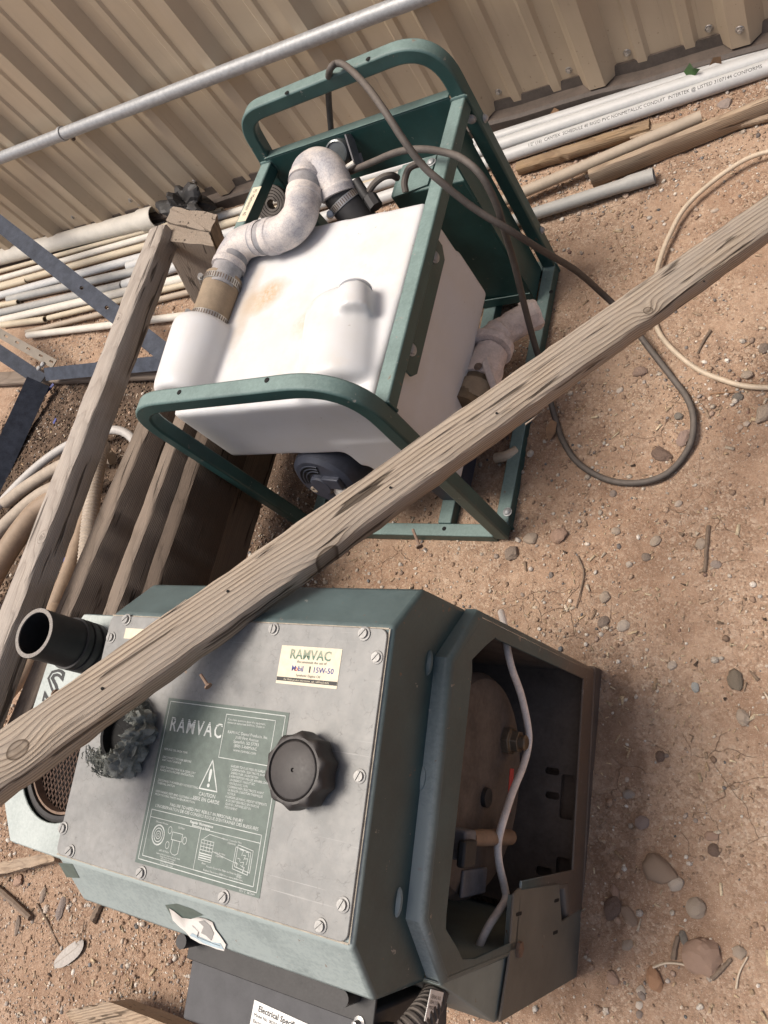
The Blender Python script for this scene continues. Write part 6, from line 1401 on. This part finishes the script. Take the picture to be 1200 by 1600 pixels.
# fine gravel and dry litter: uncountable
def scatter(name, N, shapes, sizes, pal, m, dens_fn, lift, seed, region=(-2.5, .25, -.6, 1.53)):
    rs = np.random.default_rng(seed); xs_, ys_ = rs.uniform(region[0], region[1], N * 4), rs.uniform(region[2], region[3], N * 4)
    keep = rs.random(N * 4) < dens_fn(xs_, ys_); xs_, ys_ = xs_[keep][:N], ys_[keep][:N]; n = len(xs_); zs_ = gh(xs_, ys_)
    V = []; Fc = []; Cc = []; off = 0
    cols = np.array(pal)[rs.integers(0, len(pal), n)] * rs.uniform(.7, 1.25, (n, 1))
    for k in range(n):
        v, f = shapes[rs.integers(len(shapes))]; s = sizes(rs); a_ = rs.uniform(0, 6.28); ca, sa = math.cos(a_), math.sin(a_)
        q = v * s; q = np.stack([q[:, 0] * ca - q[:, 1] * sa, q[:, 0] * sa + q[:, 1] * ca, q[:, 2]], 1)
        if lift > 0:
            tl_ = rs.normal() * .25; q[:, 2] += q[:, 0] * tl_
        V.append(q + [xs_[k], ys_[k], zs_[k] + lift + .2 * s[2]]); Fc.append(f + off); off += len(v); Cc.append(np.repeat(cols[k][None], len(v), 0))
    V = np.concatenate(V); Fc = np.concatenate(Fc); Cc = np.concatenate(Cc); kf = Fc.shape[1]
    me_ = bpy.data.meshes.new(name); me_.vertices.add(len(V)); me_.vertices.foreach_set('co', V.astype(np.float32).ravel())
    me_.loops.add(Fc.size); me_.loops.foreach_set('vertex_index', Fc.astype(np.int32).ravel()); me_.polygons.add(len(Fc))
    me_.polygons.foreach_set('loop_start', np.arange(0, Fc.size, kf, dtype=np.int32)); me_.polygons.foreach_set('loop_total', np.full(len(Fc), kf, dtype=np.int32))
    at = me_.attributes.new('tint', 'FLOAT_COLOR', 'POINT'); at.data.foreach_set('color', np.concatenate([Cc, np.ones((len(Cc), 1))], 1).astype(np.float32).ravel())
    me_.update(); me_.validate(); me_.materials.append(m)
    o = bpy.data.objects.new(name, me_); C.objects.link(o); o['kind'] = 'stuff'; o['label'] = {'gravel': 'fine gravel strewn over the brown dirt', 'dry_litter': 'chaff and bits of dry grass on the dirt', 'mulch': 'dark crumbs of dry mulch on the dirt'}[name]; o['category'] = name.replace('_', ' ')
    return o
peb = []
for k in range(9):
    me_ = stone_mesh(300 + k, .3 + .06 * k, 1); v = np.array([tuple(q.co) for q in me_.vertices]); f = np.array([tuple(p.vertices) for p in me_.polygons]); peb.append((v, f)); bpy.data.meshes.remove(me_)
def dens_g(x, y):
    d_ = .14 + .9 * smooth(-.02, .22, vnoise(x, y, 5, .33)) + .25 * smooth(0, .3, vnoise(x, y, 15, .09))
    d_ += .6 * smooth(1.12, 1.3, y) + .45 * smooth(-.12, -.35, y) * smooth(-.62, -.3, x) + .4 * smooth(-.18, -.36, y) * smooth(-.95, -1.2, x)
    return np.clip(d_, 0, 1)
SOIL = [(.36, .245, .172), (.42, .30, .215), (.30, .205, .145), (.40, .28, .195)]
pal_g = SOIL * 3 + [(.60, .53, .45), (.52, .44, .36), (.66, .60, .53)] * 3 + [(.40, .33, .28), (.22, .20, .19), (.48, .42, .37), (.28, .18, .14), (.36, .26, .20), (.58, .53, .47), (.15, .155, .16), (.33, .22, .155), (.35, .24, .17)]
scatter('gravel', 52000, peb, lambda rs: np.array([1, rs.uniform(.65, 1), rs.uniform(.5, .8)]) * np.clip(rs.lognormal(math.log(.0019), .55), .0009, .0072), pal_g, MT['gravel'], dens_g, 0.0003, 5)
bxv = np.array([(-1, -1, -1), (1, -1, -1), (1, 1, -1), (-1, 1, -1), (-1, -1, 1), (1, -1, 1), (1, 1, 1), (-1, 1, 1)], float); bxf = np.array([(3, 2, 1, 0), (4, 5, 6, 7), (0, 1, 5, 4), (1, 2, 6, 5), (2, 3, 7, 6), (3, 0, 4, 7)])
bent = bxv.copy(); bent[:, 1] += .8 * bent[:, 0] ** 2
def tap(v): q = v.copy(); q[:, 1] *= 1 - .45 * q[:, 0]; return q
def dens_l(x, y):
    d_ = .12 + .5 * smooth(-.05, .2, vnoise(x, y, 25, .22)) + .5 * smooth(-.15, -.36, y) * smooth(-.9, -1.2, x) + .35 * smooth(.9, .45, np.hypot(x + .7, y - .3))
    return np.clip(d_, 0, 1)
scatter('dry_litter', 9000, [(tap(bxv), bxf), (bxv, bxf)], lambda rs: np.array([rs.uniform(.0012, .0042), rs.uniform(.0005, .0011), rs.uniform(.0003, .0006)]) * (1 if rs.random() < .93 else 2.2), [(.52, .40, .26), (.60, .49, .34), (.42, .30, .19), (.36, .26, .18), (.28, .20, .14), (.55, .46, .36)], MT['litter'], dens_l, .0012, 6)
def dens_m(x, y): return np.clip(.9 * smooth(1.2, .5, ((x + 1.95) / .75) ** 2 + ((y - .62) / .45) ** 2) + .04 * smooth(-.12, -.3, y) * smooth(-.95, -1.15, x) + .012 * smooth(.6, .3, np.hypot(x + .65, y - .3)), 0, 1)
scatter('mulch', 9000, [(tap(bxv), bxf), (peb[0][0][:8] * 1.0, bxf)] [:1], lambda rs: np.array([rs.uniform(.0015, .005), rs.uniform(.0007, .0020), rs.uniform(.0005, .0014)]), [(.06, .042, .03), (.10, .07, .05), (.045, .032, .025), (.16, .115, .08)], MT['litter'], dens_m, .002, 8)
bpy.context.view_layer.update()
